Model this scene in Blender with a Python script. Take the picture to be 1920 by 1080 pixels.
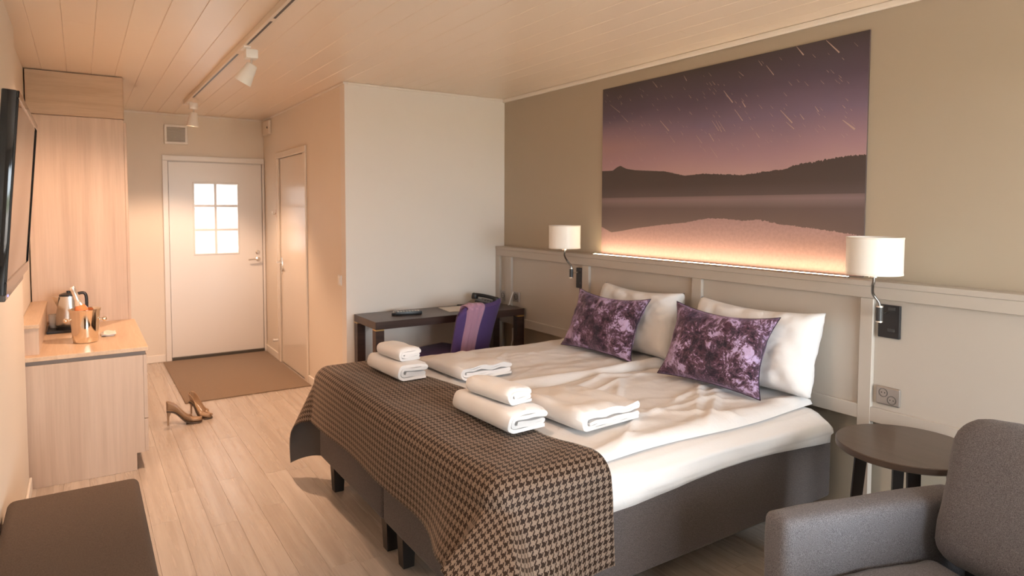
import bpy, bmesh, math, random
from mathutils import Vector, Matrix, noise

for o in list(bpy.data.objects):
    bpy.data.objects.remove(o)
S = bpy.context.scene
COL = S.collection
R = math.radians
rnd = random.Random(7)

# ------------------------------------------------------------------ camera
F_PX, CX, CY = 1238.5, 969.84, 456.33
yaw, pitch, roll = 0.584057, 0.0518357, -0.00374
fw = Vector((math.sin(yaw)*math.cos(pitch), math.cos(yaw)*math.cos(pitch), -math.sin(pitch)))
rt = Vector((math.cos(yaw), -math.sin(yaw), 0)); dn = fw.cross(rt)
rt2 = math.cos(roll)*rt + math.sin(roll)*dn
dn2 = -math.sin(roll)*rt + math.cos(roll)*dn
cam_d = bpy.data.cameras.new('camera'); cam = bpy.data.objects.new('camera', cam_d); COL.objects.link(cam)
cam.matrix_world = Matrix(((rt2.x, -dn2.x, -fw.x, 0), (rt2.y, -dn2.y, -fw.y, 0), (rt2.z, -dn2.z, -fw.z, 1.55), (0, 0, 0, 1)))
cam_d.sensor_width = 36; cam_d.lens = 36*F_PX/1920
cam_d.shift_x = -(CX-960)/1920; cam_d.shift_y = (CY-540)/1920
cam_d.clip_start = 0.02
cam_d.dof.use_dof = True; cam_d.dof.focus_distance = 2.5; cam_d.dof.aperture_fstop = 4.0
S.camera = cam

# ------------------------------------------------------------------ world, light, exposure
W = bpy.data.worlds.new('overcast'); S.world = W; W.use_nodes = True
W.node_tree.nodes['Background'].inputs[0].default_value = (0.85, 0.91, 1.0, 1)
W.node_tree.nodes['Background'].inputs[1].default_value = 9.6
S.view_settings.view_transform = 'Standard'; S.view_settings.look = 'None'
S.view_settings.gamma = 1; S.view_settings.use_curve_mapping = False
S.view_settings.exposure = 1.32

def area(name, loc, rot, sx, sy, power, color):
    l = bpy.data.lights.new(name, 'AREA'); l.shape = 'RECTANGLE'; l.size = sx; l.size_y = sy
    l.energy = power; l.color = color
    o = bpy.data.objects.new(name, l); o.location = loc; o.rotation_euler = rot; COL.objects.link(o); return o
# daylight: the overcast sky seen through the balcony window behind the camera; the portal only guides sampling to that opening
portal = area('window_portal', (1.75, -1.66, 1.2), (R(90), 0, 0), 2.3, 1.9, 1, (1, 1, 1))
portal.data.cycles.is_portal = True
WARM = (1.0, 0.64, 0.43)
SPOT_POWER = 55

# ------------------------------------------------------------------ materials
def pr(m): return m.node_tree.nodes['Principled BSDF']
def mat(name, col, rough=.5, metal=0, **kw):
    m = bpy.data.materials.new(name); m.use_nodes = True; p = pr(m)
    p.inputs['Base Color'].default_value = (*col, 1); p.inputs['Roughness'].default_value = rough
    p.inputs['Metallic'].default_value = metal
    for k, v in kw.items():
        p.inputs[k.replace('_', ' ')].default_value = v
    return m
def N(m, t, **kw):
    n = m.node_tree.nodes.new(t)
    for k, v in kw.items(): setattr(n, k, v)
    return n
def L(m, a, b): m.node_tree.links.new(a, b)
def mth(m, op, a, b=None, clamp=False):
    n = N(m, 'ShaderNodeMath', operation=op, use_clamp=clamp)
    for i, v in enumerate((a, b)):
        if v is None: continue
        if isinstance(v, (int, float)): n.inputs[i].default_value = v
        else: L(m, v, n.inputs[i])
    return n.outputs[0]
def ramp(m, fac, stops, interp='LINEAR'):
    n = N(m, 'ShaderNodeValToRGB'); n.color_ramp.interpolation = interp
    e = n.color_ramp.elements
    while len(e) < len(stops): e.new(0.5)
    for el, (p, c) in zip(e, stops):
        el.position = p; el.color = (*c, 1) if len(c) == 3 else c
    L(m, fac, n.inputs[0]); return n.outputs[0]
def mixc(m, fac, a, b, blend='MIX'):
    n = N(m, 'ShaderNodeMix', data_type='RGBA', blend_type=blend)
    for i, v in ((0, fac), (6, a), (7, b)):
        if isinstance(v, (int, float)): n.inputs[i].default_value = v
        elif isinstance(v, tuple): n.inputs[i].default_value = (*v, 1)
        else: L(m, v, n.inputs[i])
    return n.outputs[2]
def pos(m, scale=(1, 1, 1), obj=False):
    src = N(m, 'ShaderNodeTexCoord').outputs['Object'] if obj else N(m, 'ShaderNodeNewGeometry').outputs['Position']
    n = N(m, 'ShaderNodeVectorMath', operation='MULTIPLY'); L(m, src, n.inputs[0]); n.inputs[1].default_value = scale
    return n.outputs[0]
def noi(m, vec, scale, detail=3, rough=.5, dist=0):
    n = N(m, 'ShaderNodeTexNoise'); L(m, vec, n.inputs['Vector'])
    n.inputs['Scale'].default_value = scale; n.inputs['Detail'].default_value = detail
    n.inputs['Roughness'].default_value = rough; n.inputs['Distortion'].default_value = dist
    return n.outputs[0]
def bump(m, h, strength=.2, dist=.01):
    b = N(m, 'ShaderNodeBump'); b.inputs['Strength'].default_value = strength; b.inputs['Distance'].default_value = dist
    L(m, h, b.inputs['Height']); L(m, b.outputs[0], pr(m).inputs['Normal'])
def base(m, c): L(m, c, pr(m).inputs['Base Color'])
def painted(name, col, rough=.5, amt=.04, sc=60):
    m = mat(name, col, rough)
    n = noi(m, pos(m), sc, 2); bump(m, n, .05, .002)
    n2 = noi(m, pos(m), 1.3, 3)
    base(m, mixc(m, n2, tuple(c*(1-amt) for c in col), tuple(min(1, c*(1+amt)) for c in col)))
    return m
def wood(name, ca, cb, cc, stretch, rough=.45, sc=1.0, obj=False):
    m = mat(name, ca, rough)
    p = pos(m, stretch, obj)
    n1 = noi(m, p, 2.2*sc, 5, .55, .6); n2 = noi(m, p, 14*sc, 4, .6)
    c = ramp(m, n1, ((.3, ca), (.5, cb), (.72, cc)))
    c2 = ramp(m, n2, ((.35, (.90, .89, .88)), (.6, (1, 1, 1))))
    base(m, mixc(m, .7, c, c2, 'MULTIPLY')); bump(m, n2, .08, .003)
    return m
def fabric(name, col, amt=.35, sc=420, rough=.9, b=.25, sheen=.12):
    m = mat(name, col, rough)
    p = pos(m, (1, 1, 1), True)
    n = noi(m, p, sc, 2, .6); n2 = noi(m, pos(m, (1, 1, 3.5), True), sc*.45, 2)
    c = ramp(m, n, ((.35, tuple(x*(1-amt) for x in col)), (.65, tuple(min(1, x*(1+amt)) for x in col))))
    c2 = ramp(m, n2, ((.4, (.8, .8, .8)), (.6, (1.0, 1.0, 1.0))))
    base(m, mixc(m, 1, c, c2, 'MULTIPLY')); bump(m, n, b, .002)
    pr(m).inputs['Sheen Weight'].default_value = sheen; pr(m).inputs['Sheen Roughness'].default_value = .4
    pr(m).inputs['Specular IOR Level'].default_value = .25
    return m

M = {}
M['cream'] = painted('cream_paint', (.80, .715, .61), .55)
M['white_wall'] = painted('white_wallpaper', (.80, .74, .675), .6)
M['cream_gloss'] = painted('cream_semigloss', (.80, .72, .62), .22, .02)
M['door_white'] = painted('white_door_paint', (.83, .79, .74), .3, .02)
M['taupe'] = painted('taupe_wallpaper', (.44, .372, .285), .65)
M['panel'] = painted('greige_panel_paint', (.49, .44, .385), .45, .02)
M['ceil'] = painted('ceiling_paint', (.86, .735, .60), .30, .03, 30)
M['white_trim'] = mat('white_trim', (.84, .78, .70), .4)
M['white_plastic'] = mat('white_plastic', (.85, .82, .77), .35)
M['black_plastic'] = mat('black_plastic', (.018, .018, .02), .35)
M['dark_plastic'] = mat('dark_grey_plastic', (.045, .045, .045), .4)
M['gloss_black'] = mat('gloss_black', (.008, .008, .009), .08)
M['screen'] = mat('screen_glass', (.012, .011, .010), .04)
M['chrome'] = mat('chrome', (.82, .80, .76), .12, 1)
M['arm'] = mat('dark_nickel', (.22, .21, .20), .3, 1)
M['steel'] = mat('brushed_steel', (.72, .70, .66), .25, 1)
M['bucket'] = mat('polished_champagne_steel', (.84, .76, .65), .08, 1)
M['brass'] = mat('brass', (.75, .50, .20), .3, 1)
M['alu'] = mat('grey_aluminium', (.42, .38, .35), .35, .8)
M['oak'] = wood('light_oak_vertical', (.54, .385, .285), (.61, .45, .335), (.66, .50, .385), (6, 6, .22), .4)
M['oak_h'] = wood('light_oak_horizontal', (.50, .345, .225), (.56, .39, .26), (.61, .43, .295), (.55, .55, 9), .45)
M['oak_top'] = wood('light_oak_worktop', (.60, .42, .275), (.67, .48, .325), (.72, .54, .385), (9, .55, 9), .35)
M['oak_dark'] = mat('oak_plinth', (.17, .12, .08), .6)
M['wenge'] = wood('dark_wenge', (.045, .027, .022), (.06, .036, .03), (.075, .047, .038), (1.2, 14, 14), .3)
M['black_wood'] = mat('black_stained_leg', (.018, .014, .012), .4)
M['table_top'] = wood('dark_brown_tabletop', (.085, .062, .05), (.095, .07, .057), (.105, .08, .065), (12, 1.2, 12), .28)
M['sofa'] = fabric('grey_melange_upholstery', (.160, .153, .164), .42, 450)
M['bed_fabric'] = fabric('dark_grey_bed_fabric', (.112, .094, .090), .35, 300)
M['bench'] = fabric('brown_grey_bench_fabric', (.115, .08, .058), .15, 500, .85, .1, .02)
M['purple'] = fabric('purple_upholstery', (.115, .065, .205), .15, 500, .85, .1)
M['doormat'] = fabric('brown_mat_pile', (.30, .215, .15), .25, 700, .95, .3)
def pane_mat(name, opal):
    m = bpy.data.materials.new(name); m.use_nodes = True; nt = m.node_tree
    nt.nodes.remove(pr(m)); out = nt.nodes['Material Output']
    g = N(m, 'ShaderNodeBsdfGlossy'); g.inputs['Roughness'].default_value = .05
    t = N(m, 'ShaderNodeBsdfTranslucent' if opal else 'ShaderNodeBsdfTransparent')
    t.inputs[0].default_value = (opal, opal*.96, opal*.91, 1) if opal else (.95, .97, .96, 1)
    x = N(m, 'ShaderNodeMixShader'); x.inputs[0].default_value = .06
    L(m, t.outputs[0], x.inputs[1]); L(m, g.outputs[0], x.inputs[2]); L(m, x.outputs[0], out.inputs[0])
    return m
M['glass'] = pane_mat('clear_window_glass', 0)
M['opal'] = pane_mat('opal_door_glass', .42)
M['lining'] = mat('grey_throw_lining', (.10, .09, .085), .8)

def linen(name, col, sc=22, strength=.18):
    m = mat(name, col, .85); p = pos(m, (1, 1, 1), True)
    n = noi(m, p, sc, 4, .55, .8); n2 = noi(m, p, 900, 1)
    h = mth(m, 'ADD', n, mth(m, 'MULTIPLY', n2, .06)); bump(m, h, strength, .012)
    pr(m).inputs['Sheen Weight'].default_value = .1
    return m
M['sheet'] = linen('white_cotton_sheet', (.75, .735, .73))
M['pillow'] = linen('white_pillowcase', (.77, .76, .76), 16, .2)
def terry():
    m = mat('white_terry_towel', (.76, .745, .74), .95); p = pos(m, (1, 1, 1), True)
    n = noi(m, p, 420, 3, .7); bump(m, n, .35, .004); pr(m).inputs['Sheen Weight'].default_value = .3
    return m
M['towel'] = terry()

def floor_mat():
    m = mat('washed_oak_plank', (.6, .48, .38), .33)
    info = N(m, 'ShaderNodeObjectInfo')
    cmb = N(m, 'ShaderNodeCombineXYZ'); L(m, mth(m, 'MULTIPLY', info.outputs['Random'], 40), cmb.inputs[2])
    add = N(m, 'ShaderNodeVectorMath', operation='ADD'); L(m, pos(m, (16, .55, 1)), add.inputs[0]); L(m, cmb.outputs[0], add.inputs[1])
    n1 = noi(m, add.outputs[0], 1.3, 4, .55, .3); n2 = noi(m, add.outputs[0], 6, 3, .6)
    c = ramp(m, n1, ((.28, (.46, .38, .315)), (.5, (.545, .465, .395)), (.72, (.62, .545, .475))))
    c2 = ramp(m, n2, ((.3, (.93, .925, .92)), (.6, (1, 1, 1))))
    c = mixc(m, 1, c, c2, 'MULTIPLY')
    tint = ramp(m, info.outputs['Random'], ((0, (.91, .90, .89)), (1, (1.0, 1.0, 1.0))))
    base(m, mixc(m, 1, c, tint, 'MULTIPLY')); bump(m, n2, .06, .001)
    L(m, ramp(m, n1, ((.3, (.32,)*3), (.7, (.22,)*3))), pr(m).inputs['Roughness'])
    return m
M['floor'] = floor_mat()

def houndstooth():
    m = mat('houndstooth_weave', (.3, .2, .15), .55)
    uv = N(m, 'ShaderNodeTexCoord').outputs['UV']; s = N(m, 'ShaderNodeSeparateXYZ'); L(m, uv, s.inputs[0])
    T = .0034
    i = mth(m, 'FLOOR', mth(m, 'DIVIDE', s.outputs[0], T)); j = mth(m, 'FLOOR', mth(m, 'DIVIDE', s.outputs[1], T))
    dw = mth(m, 'LESS_THAN', mth(m, 'FLOORED_MODULO', i, 8), 4); df = mth(m, 'LESS_THAN', mth(m, 'FLOORED_MODULO', j, 8), 4)
    ov = mth(m, 'LESS_THAN', mth(m, 'FLOORED_MODULO', mth(m, 'SUBTRACT', i, j), 4), 2)
    d = mth(m, 'ADD', mth(m, 'MULTIPLY', ov, dw), mth(m, 'MULTIPLY', mth(m, 'SUBTRACT', 1, ov), df))
    base(m, mixc(m, d, (.21, .15, .112), (.022, .010, .005)))
    n = noi(m, uv, 900, 1); bump(m, n, .08, .001)
    p = pr(m); p.inputs['Specular IOR Level'].default_value = .2; p.inputs['Roughness'].default_value = .65; p.inputs['Sheen Weight'].default_value = .15; p.inputs['Sheen Roughness'].default_value = .4
    p.inputs['Sheen Tint'].default_value = (1, .85, .7, 1)
    return m
M['hound'] = houndstooth()

def velvet():
    m = mat('purple_crushed_velvet', (.12, .05, .09), .4); p = pos(m, (1, 1, 1), True)
    w = N(m, 'ShaderNodeVectorMath', operation='ADD'); L(m, p, w.inputs[0])
    nz = N(m, 'ShaderNodeTexNoise'); L(m, p, nz.inputs['Vector']); nz.inputs['Scale'].default_value = 9; nz.inputs['Detail'].default_value = 2
    sc = N(m, 'ShaderNodeVectorMath', operation='SCALE'); L(m, nz.outputs['Color'], sc.inputs[0]); sc.inputs['Scale'].default_value = .12
    L(m, sc.outputs[0], w.inputs[1])
    big = noi(m, p, 8, 3, .55, .4); mid = noi(m, w.outputs[0], 26, 3, .6); fine = noi(m, w.outputs[0], 78, 6, .75)
    mix = mth(m, 'ADD', mth(m, 'MULTIPLY', big, .40), mth(m, 'ADD', mth(m, 'MULTIPLY', mid, .30), mth(m, 'MULTIPLY', fine, .42)))
    c = ramp(m, mix, ((.502, (.012, .005, .016)), (.526, (.055, .020, .040)), (.582, (.115, .048, .080)), (.594, (.25, .15, .25)), (.622, (.54, .41, .64))))  # lilac stops paint the velvet's highlights into its colour
    base(m, c); bump(m, mix, .9, .02)
    L(m, ramp(m, mix, ((.5, (.5,)*3), (.61, (.26,)*3))), pr(m).inputs['Roughness'])
    q = pr(m); q.inputs['Sheen Weight'].default_value = .7; q.inputs['Sheen Tint'].default_value = (.75, .55, .85, 1)
    q.inputs['Sheen Roughness'].default_value = .3
    return m
M['velvet'] = velvet()
M['velvet_back'] = mat('dark_cushion_piping', (.03, .015, .035), .6)

# ------------------------------------------------------------------ geometry helpers
def shade(me, smooth, angle=40):
    if smooth:
        for p in me.polygons: p.use_smooth = True
        if angle: me.set_sharp_from_angle(angle=R(angle))
def mk(name, bm, m, parent=None, smooth=False, angle=40, local=False, at=None):
    """link bm (world coordinates, or local to the parent when local=True) as ONE mesh object"""
    me = bpy.data.meshes.new(name)
    bmesh.ops.recalc_face_normals(bm, faces=bm.faces[:])
    if at is not None: bm.transform(Matrix.Translation(-Vector(at)))
    if parent is not None and not local:
        bm.transform(WM[parent.name].inverted())
    bm.to_mesh(me); bm.free()
    for x in (m if isinstance(m, (list, tuple)) else [m]): me.materials.append(x)
    shade(me, smooth, angle)
    o = bpy.data.objects.new(name, me); COL.objects.link(o)
    if at is not None: o.location = at
    WM[o.name] = Matrix.Identity(4) if at is None else Matrix.Translation(Vector(at))
    if parent is not None:
        o.parent = parent; WM[o.name] = WM[parent.name].copy()
    return o
WM = {}
def tag(o, label=None, cat=None, group=None, kind=None):
    for k, v in (('label', label), ('category', cat), ('group', group), ('kind', kind)):
        if v: o[k] = v
    return o
def thing(name, label, cat, loc=(0, 0, 0), rz=0, group=None):
    o = bpy.data.objects.new(name, None); COL.objects.link(o)
    o.empty_display_size = .1; o.location = loc; o.rotation_euler = (0, 0, rz)
    WM[o.name] = Matrix.Translation(Vector(loc)) @ Matrix.Rotation(rz, 4, 'Z')
    return tag(o, label, cat, group)
def struct(name, bm, m, parent=None, **kw):
    o = mk(name, bm, m, parent, **kw)
    if parent is None: o['kind'] = 'structure'
    return o
def copy_tree(o, parent=None, loc=None, rz=None, label=None):
    c = o.copy(); COL.objects.link(c)
    if parent: c.parent = parent
    if loc is not None: c.location = loc
    if rz is not None: c.rotation_euler = (0, 0, rz)
    if label: c['label'] = label
    for ch in list(o.children): copy_tree(ch, c)
    return c

def box(x0, x1, y0, y1, z0, z1, bev=0, seg=2, bm=None):
    b = bm or bmesh.new()
    n = bmesh.new(); bmesh.ops.create_cube(n, size=1)
    for v in n.verts:
        v.co = Vector((x0+(v.co.x+.5)*(x1-x0), y0+(v.co.y+.5)*(y1-y0), z0+(v.co.z+.5)*(z1-z0)))
    if bev: bmesh.ops.bevel(n, geom=n.edges[:], offset=bev, segments=seg, affect='EDGES', profile=.5)
    return join(b, n)
def join(b, n):
    me = bpy.data.meshes.new('t'); n.to_mesh(me); n.free(); b.from_mesh(me); bpy.data.meshes.remove(me); return b
def tube(pts, rad, seg=10, bm=None, cap=True):
    b = bm or bmesh.new(); pts = [Vector(p) for p in pts]; n = len(pts); rings = []
    rs = rad if isinstance(rad, (list, tuple)) else [rad]*n
    up = None
    for i, p in enumerate(pts):
        t = (pts[min(i+1, n-1)]-pts[max(i-1, 0)]).normalized()
        if up is None: up = t.orthogonal().normalized()
        up = (up - t*up.dot(t)).normalized(); s = t.cross(up)
        rings.append([b.verts.new(p+rs[i]*(math.cos(a)*up+math.sin(a)*s)) for a in [2*math.pi*k/seg for k in range(seg)]])
    for a, c in zip(rings, rings[1:]):
        for k in range(seg): b.faces.new((a[k], a[(k+1) % seg], c[(k+1) % seg], c[k]))
    if cap: b.faces.new(rings[0][::-1]); b.faces.new(rings[-1])
    return b
def lathe(c, prof, seg=32, bm=None, axis=None, cap0=False, cap1=False):
    """revolve (radius, height) profile round an axis through c"""
    b = bm or bmesh.new(); c = Vector(c); ax = Vector(axis or (0, 0, 1)).normalized()
    u = ax.orthogonal().normalized() if axis else Vector((1, 0, 0)); v = ax.cross(u); rings = []
    for r, h in prof:
        rings.append([b.verts.new(c+ax*h+r*(math.cos(a)*u+math.sin(a)*v)) for a in [2*math.pi*k/seg for k in range(seg)]])
    for p, q in zip(rings, rings[1:]):
        for k in range(seg): b.faces.new((p[k], p[(k+1) % seg], q[(k+1) % seg], q[k]))
    if cap0: b.faces.new(rings[0][::-1])
    if cap1: b.faces.new(rings[-1])
    return b
def bez(p, n=12):
    """smooth Catmull-Rom through points"""
    p = [Vector(x) for x in p]; q = [2*p[0]-p[1]]+p+[2*p[-1]-p[-2]]; out = []
    for i in range(1, len(q)-2):
        for k in range(n):
            t = k/n; a, b, c, d = q[i-1], q[i], q[i+1], q[i+2]
            out.append(.5*((2*b)+(c-a)*t+(2*a-5*b+4*c-d)*t*t+(3*b-a-3*c+d)*t**3))
    out.append(p[-1]); return out
def grid(fn, nu, nv, bm=None, uv=None, closed_u=False):
    b = bm or bmesh.new(); vs = [[b.verts.new(fn(i/nu, j/nv)) for j in range(nv+1)] for i in range(nu+1)]
    lay = b.loops.layers.uv.verify() if uv else None
    for i in range(nu):
        for j in range(nv):
            f = b.faces.new((vs[i][j], vs[i+1][j], vs[i+1][j+1], vs[i][j+1]))
            if uv:
                for l, (a, c) in zip(f.loops, ((i, j), (i+1, j), (i+1, j+1), (i, j+1))): l[lay].uv = uv(a/nu, c/nv)
    return b
def prism(poly, f0, f1, bm=None):
    """poly: 2D list; f0/f1 map a 2D point to the two end caps"""
    b = bm or bmesh.new(); A = [b.verts.new(f0(p)) for p in poly]; B = [b.verts.new(f1(p)) for p in poly]; n = len(poly)
    for i in range(n): b.faces.new((A[i], A[(i+1) % n], B[(i+1) % n], B[i]))
    b.faces.new(A[::-1]); b.faces.new(B); return b
def fb(x, y, z, s=1.0): return noise.fractal(Vector((x*s, y*s, z*s)), .6, 2.0, 3)

# ================================================================== THE ROOM
XR, XL, XC, YD, YE, ZC, YB = 3.07, -.27, 1.66, 4.85, 7.45, 2.49, -1.6

# floor with planks
fl = struct('floor', box(-.45, XR+.1, YB-.1, YE+.1, -.06, -.012), mat('subfloor', (.12, .09, .07), .8))
PW, PL = .122, 1.21
def plank_bm():
    b = bmesh.new(); e = .0009; d = .0010
    top = [(e, e), (PW-e, e), (PW-e, PL-e), (e, PL-e)]; w = PW-.0002; l = PL-.0002
    bot = [(.0002, .0002), (w, .0002), (w, l), (.0002, l)]
    T = [b.verts.new((x, y, 0)) for x, y in top]; B1 = [b.verts.new((x, y, -d)) for x, y in bot]; B2 = [b.verts.new((x, y, -.012)) for x, y in bot]
    b.faces.new(T)
    for P, Q in ((T, B1), (B1, B2)):
        for i in range(4): b.faces.new((P[i], Q[i], Q[(i+1) % 4], P[(i+1) % 4]))
    return b
first = None; nc = int((XR+.35)/PW)+1
for i in range(nc):
    x = -.36+i*PW; y = YB-.4-rnd.random()*PL
    while y < YE:
        ok = y+PL > YB and not (x > XC-.02 and y > YD+.02)
        if ok:
            if first is None:
                first = mk('plank', plank_bm(), M['floor'], fl); o = first
            else:
                o = first.copy(); COL.objects.link(o)
            o.location = (x, y, 0)
        y += PL
# ceiling with boards
cl = struct('ceiling', box(-.45, XR+.1, YB-.1, YE+.1, ZC+.012, ZC+.07), mat('ceiling_backing', (.5, .4, .3), .9))
BW = .142
def board_bm(l):
    b = bmesh.new(); e = .0028; d = .0026
    top = [(e, .0006), (BW-e, .0006), (BW-e, l-.0006), (e, l-.0006)]; bot = [(.0002, .0001), (BW-.0002, .0001), (BW-.0002, l-.0001), (.0002, l-.0001)]
    T = [b.verts.new((x, y, 0)) for x, y in top]; B1 = [b.verts.new((x, y, d)) for x, y in bot]; B2 = [b.verts.new((x, y, .012)) for x, y in bot]
    b.faces.new(T[::-1])
    for P, Q in ((T, B1), (B1, B2)):
        for i in range(4): b.faces.new((P[i], P[(i+1) % 4], Q[(i+1) % 4], Q[i]))
    return b
protos = {}
BL = 3.0
for i in range(-3, 22):
    x = .088+BW*i
    y = YB-.02-rnd.choice((.3, 1.1, 1.9, 2.6))
    while y < YE:
        if y+BL > YB and not (x > XC and y > YD):
            if 'b' not in protos:
                protos['b'] = mk('board', board_bm(BL), M['ceil'], cl, at=None); o = protos['b']
            else:
                o = protos['b'].copy(); COL.objects.link(o)
            o.location = (x, y, ZC)
        y += BL

# walls
struct('wall_right', box(XR, XR+.1, YB, YD+.1, 0, ZC+.02), M['taupe'])
struct('wall_left', box(XL-.2, XL, YB, 4.425, 0, ZC+.02, .004), M['cream'])
struct('wall_niche', box(XL-.2, -.30, 4.425, YE+.1, 0, ZC+.02), M['cream'])
struct('wall_desk', box(XC, XR+.1, YD, YD+.1, 0, ZC+.02), M['white_wall'])
b = bmesh.new()
box(XC, XC+.1, YD+.1005, 5.935, 0, ZC+.02, bm=b); box(XC, XC+.1, 6.795, YE+.1, 0, ZC+.02, bm=b); box(XC, XC+.1, 5.935, 6.795, 2.045, ZC+.02, bm=b)
struct('wall_corridor', b, M['cream'])
b = bmesh.new()
box(-.45, .725, YE, YE+.1, 0, ZC+.02, bm=b); box(1.645, XC+.1, YE, YE+.1, 0, ZC+.02, bm=b); box(.725, 1.645, YE, YE+.1, 2.03, ZC+.02, bm=b)
struct('wall_end', b, M['cream'])
b = bmesh.new()
box(-.45, .6, YB-.1, YB, 0, ZC+.02, bm=b); box(2.9, XR+.1, YB-.1, YB, 0, ZC+.02, bm=b); box(.6, 2.9, YB-.1, YB, 2.15, ZC+.02, bm=b); box(.6, 2.9, YB-.1, YB, 0, .25, bm=b)
struct('wall_rear', b, M['cream'])
b = bmesh.new()
for x0, x1, z0, z1 in ((.6, 2.9, .25, .31), (.6, 2.9, 2.09, 2.15), (.6, .66, .31, 2.09), (2.84, 2.9, .31, 2.09), (1.72, 1.78, .31, 2.09)):
    box(x0, x1, YB-.08, YB-.02, z0, z1, .004, 1, b)
win = struct('window_1', b, M['white_plastic'])
for x0, x1 in ((.66, 1.72), (1.78, 2.84)):
    mk('pane', box(x0-.005, x1+.005, YB-.053, YB-.047, .305, 2.095), M['glass'], win)
# terrace outside the entrance, seen only through glass, and added bounce decking behind
b = bmesh.new(); box(-40, 40, YE+.2, 60, -.25, -.10, bm=b); struct('ground_outside', b, mat('grey_ground', (.22, .20, .17), .9))
struct('bounce_deck_outside', box(-12, 14, -14, YB-.12, -.25, -.10), mat('warm_bounce_decking', (.56, .45, .37), .8))  # unseen decking, added to bounce warm daylight up to the ceiling
struct('lawn_outside', box(-60, 60, -80, -14.01, -.3, -.15), mat('dry_lawn', (.24, .24, .12), .9))

# ceiling and wall trims
def trim(name, bm): return struct(name, bm, M['white_trim'])
trim('trim_1', box(XR-.022, XR-.0005, YB, YD, ZC-.03, ZC-.0005, .006))
trim('trim_2', box(XC+.02, XR-.022, YD-.014, YD-.0005, ZC-.018, ZC-.0005, .004))
trim('trim_3', box(XC-.014, XC-.0005, YD-.012, YE, ZC-.018, ZC-.0005, .004))
trim('trim_4', box(.29, XC-.014, YE-.014, YE-.0005, ZC-.02, ZC-.0005, .004))
# baseboards
struct('baseboard_corridor', box(XC-.013, XC-.0005, YD-.013, 5.84, .001, .075, .004), M['white_trim'])
struct('baseboard_corridor_2', box(XC-.013, XC-.0005, 6.89, YE-.02, .001, .075, .004), M['white_trim'])
struct('baseboard_end', box(.32, .683, YE-.013, YE-.0005, .001, .075, .004), M['white_trim'])
struct('baseboard_left', box(XL+.0005, XL+.013, YB, 4.42, .001, .075, .004), M['white_trim'])
struct('baseboard_desk', box(XC+.003, XR-.09, YD-.013, YD-.0005, .001, .075, .004), M['white_trim'])

# entrance door with six-pane light
b = bmesh.new(); y0, y1 = YE-.022, YE-.001
box(.687, .737, y0, y1, .001, 2.0215, .004, 1, b); box(1.633, XC-.004, y0, y1, .001, 2.0215, .003, 1, b); box(.687, XC-.004, y0, y1, 2.022, 2.075, .004, 1, b)
box(.726, .7365, y1+.0005, YE+.06, .001, 2.017, 0, 1, b); box(1.6335, 1.644, y1+.0005, YE+.06, .001, 2.017, 0, 1, b); box(.7265, 1.6435, y1+.0005, YE+.06, 2.0175, 2.029, 0, 1, b)
d1 = struct('door_1', b, M['door_white'])
gx0, gx1, gz0, gz1 = .970, 1.387, 1.078, 1.800
ya, yb = YE-.004, YE+.040
b = bmesh.new()
V = [[b.verts.new((x, y, z)) for x, z in ((.742, .035), (1.628, .035), (1.628, 2.013), (.742, 2.013), (gx0, gz0), (gx1, gz0), (gx1, gz1), (gx0, gz1))] for y in (ya, yb)]
for k in range(4):
    n_ = (k+1) % 4
    for r in V: b.faces.new((r[k], r[n_], r[4+n_], r[4+k]))
    b.faces.new((V[0][k], V[1][k], V[1][n_], V[0][n_])); b.faces.new((V[0][4+k], V[1][4+k], V[1][4+n_], V[0][4+n_]))
leaf = mk('leaf', b, M['door_white'], d1)
b = bmesh.new(); box(.728, .765, yb+.0005, yb+.02, .03, 2.028, bm=b); box(1.605, 1.643, yb+.0005, yb+.02, .03, 2.028, bm=b); box(.765, 1.605, yb+.0005, yb+.02, 1.985, 2.028, bm=b)
mk('leak_block', b, M['door_white'], d1)  # strips added behind the leaf to stop outside light leaking in
b = bmesh.new(); t = .011
for x0, x1, z0, z1 in ((gx0-t, gx0+.004, gz0-t, gz1+t), (gx1-.004, gx1+t, gz0-t, gz1+t), (gx0, gx1, gz0-t, gz0+.004), (gx0, gx1, gz1-.004, gz1+t)):
    box(x0, x1, ya-.007, ya+.001, z0, z1, .002, 1, b)
mk('glazing_bead', b, M['door_white'], d1)
xm = 1.172; zs = (gz0, 1.324, 1.571, gz1)
mk('muntin', box(xm-.0125, xm+.0125, ya+.002, ya+.011, gz0, gz1, .003), M['door_white'], d1)
for z in zs[1:3]: mk('muntin', box(gx0, gx1, ya+.003, ya+.010, z-.0125, z+.0125, .003), M['door_white'], d1)
for i in range(3):
    for xa, xb in ((gx0, xm), (xm, gx1)):
        mk('pane', box(xa+.002, xb-.002, ya+.012, ya+.016, zs[i]+.002, zs[i+1]-.002), M['opal'], d1)
mk('threshold', box(.738, 1.632, YE-.03, YE+.06, .001, .034, .004), mat('dark_threshold', (.07, .06, .045), .5), d1)
b = lathe((1.583, ya, 1.005), [(.024, 0), (.024, .006), (.010, .008), (.010, .05)], 20, axis=(0, -1, 0), cap0=True, cap1=True)
tube(bez([(1.583, ya-.047, 1.005), (1.56, ya-.05, 1.006), (1.475, ya-.05, 1.003)], 5), .0085, 10, b)
mk('door_handle', b, M['chrome'], d1, True)
mk('lock', lathe((1.577, ya, 1.08), [(.022, 0), (.022, .008), (.012, .012), (.012, .02)], 20, axis=(0, -1, 0), cap0=True, cap1=True), M['steel'], d1, True)

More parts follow.
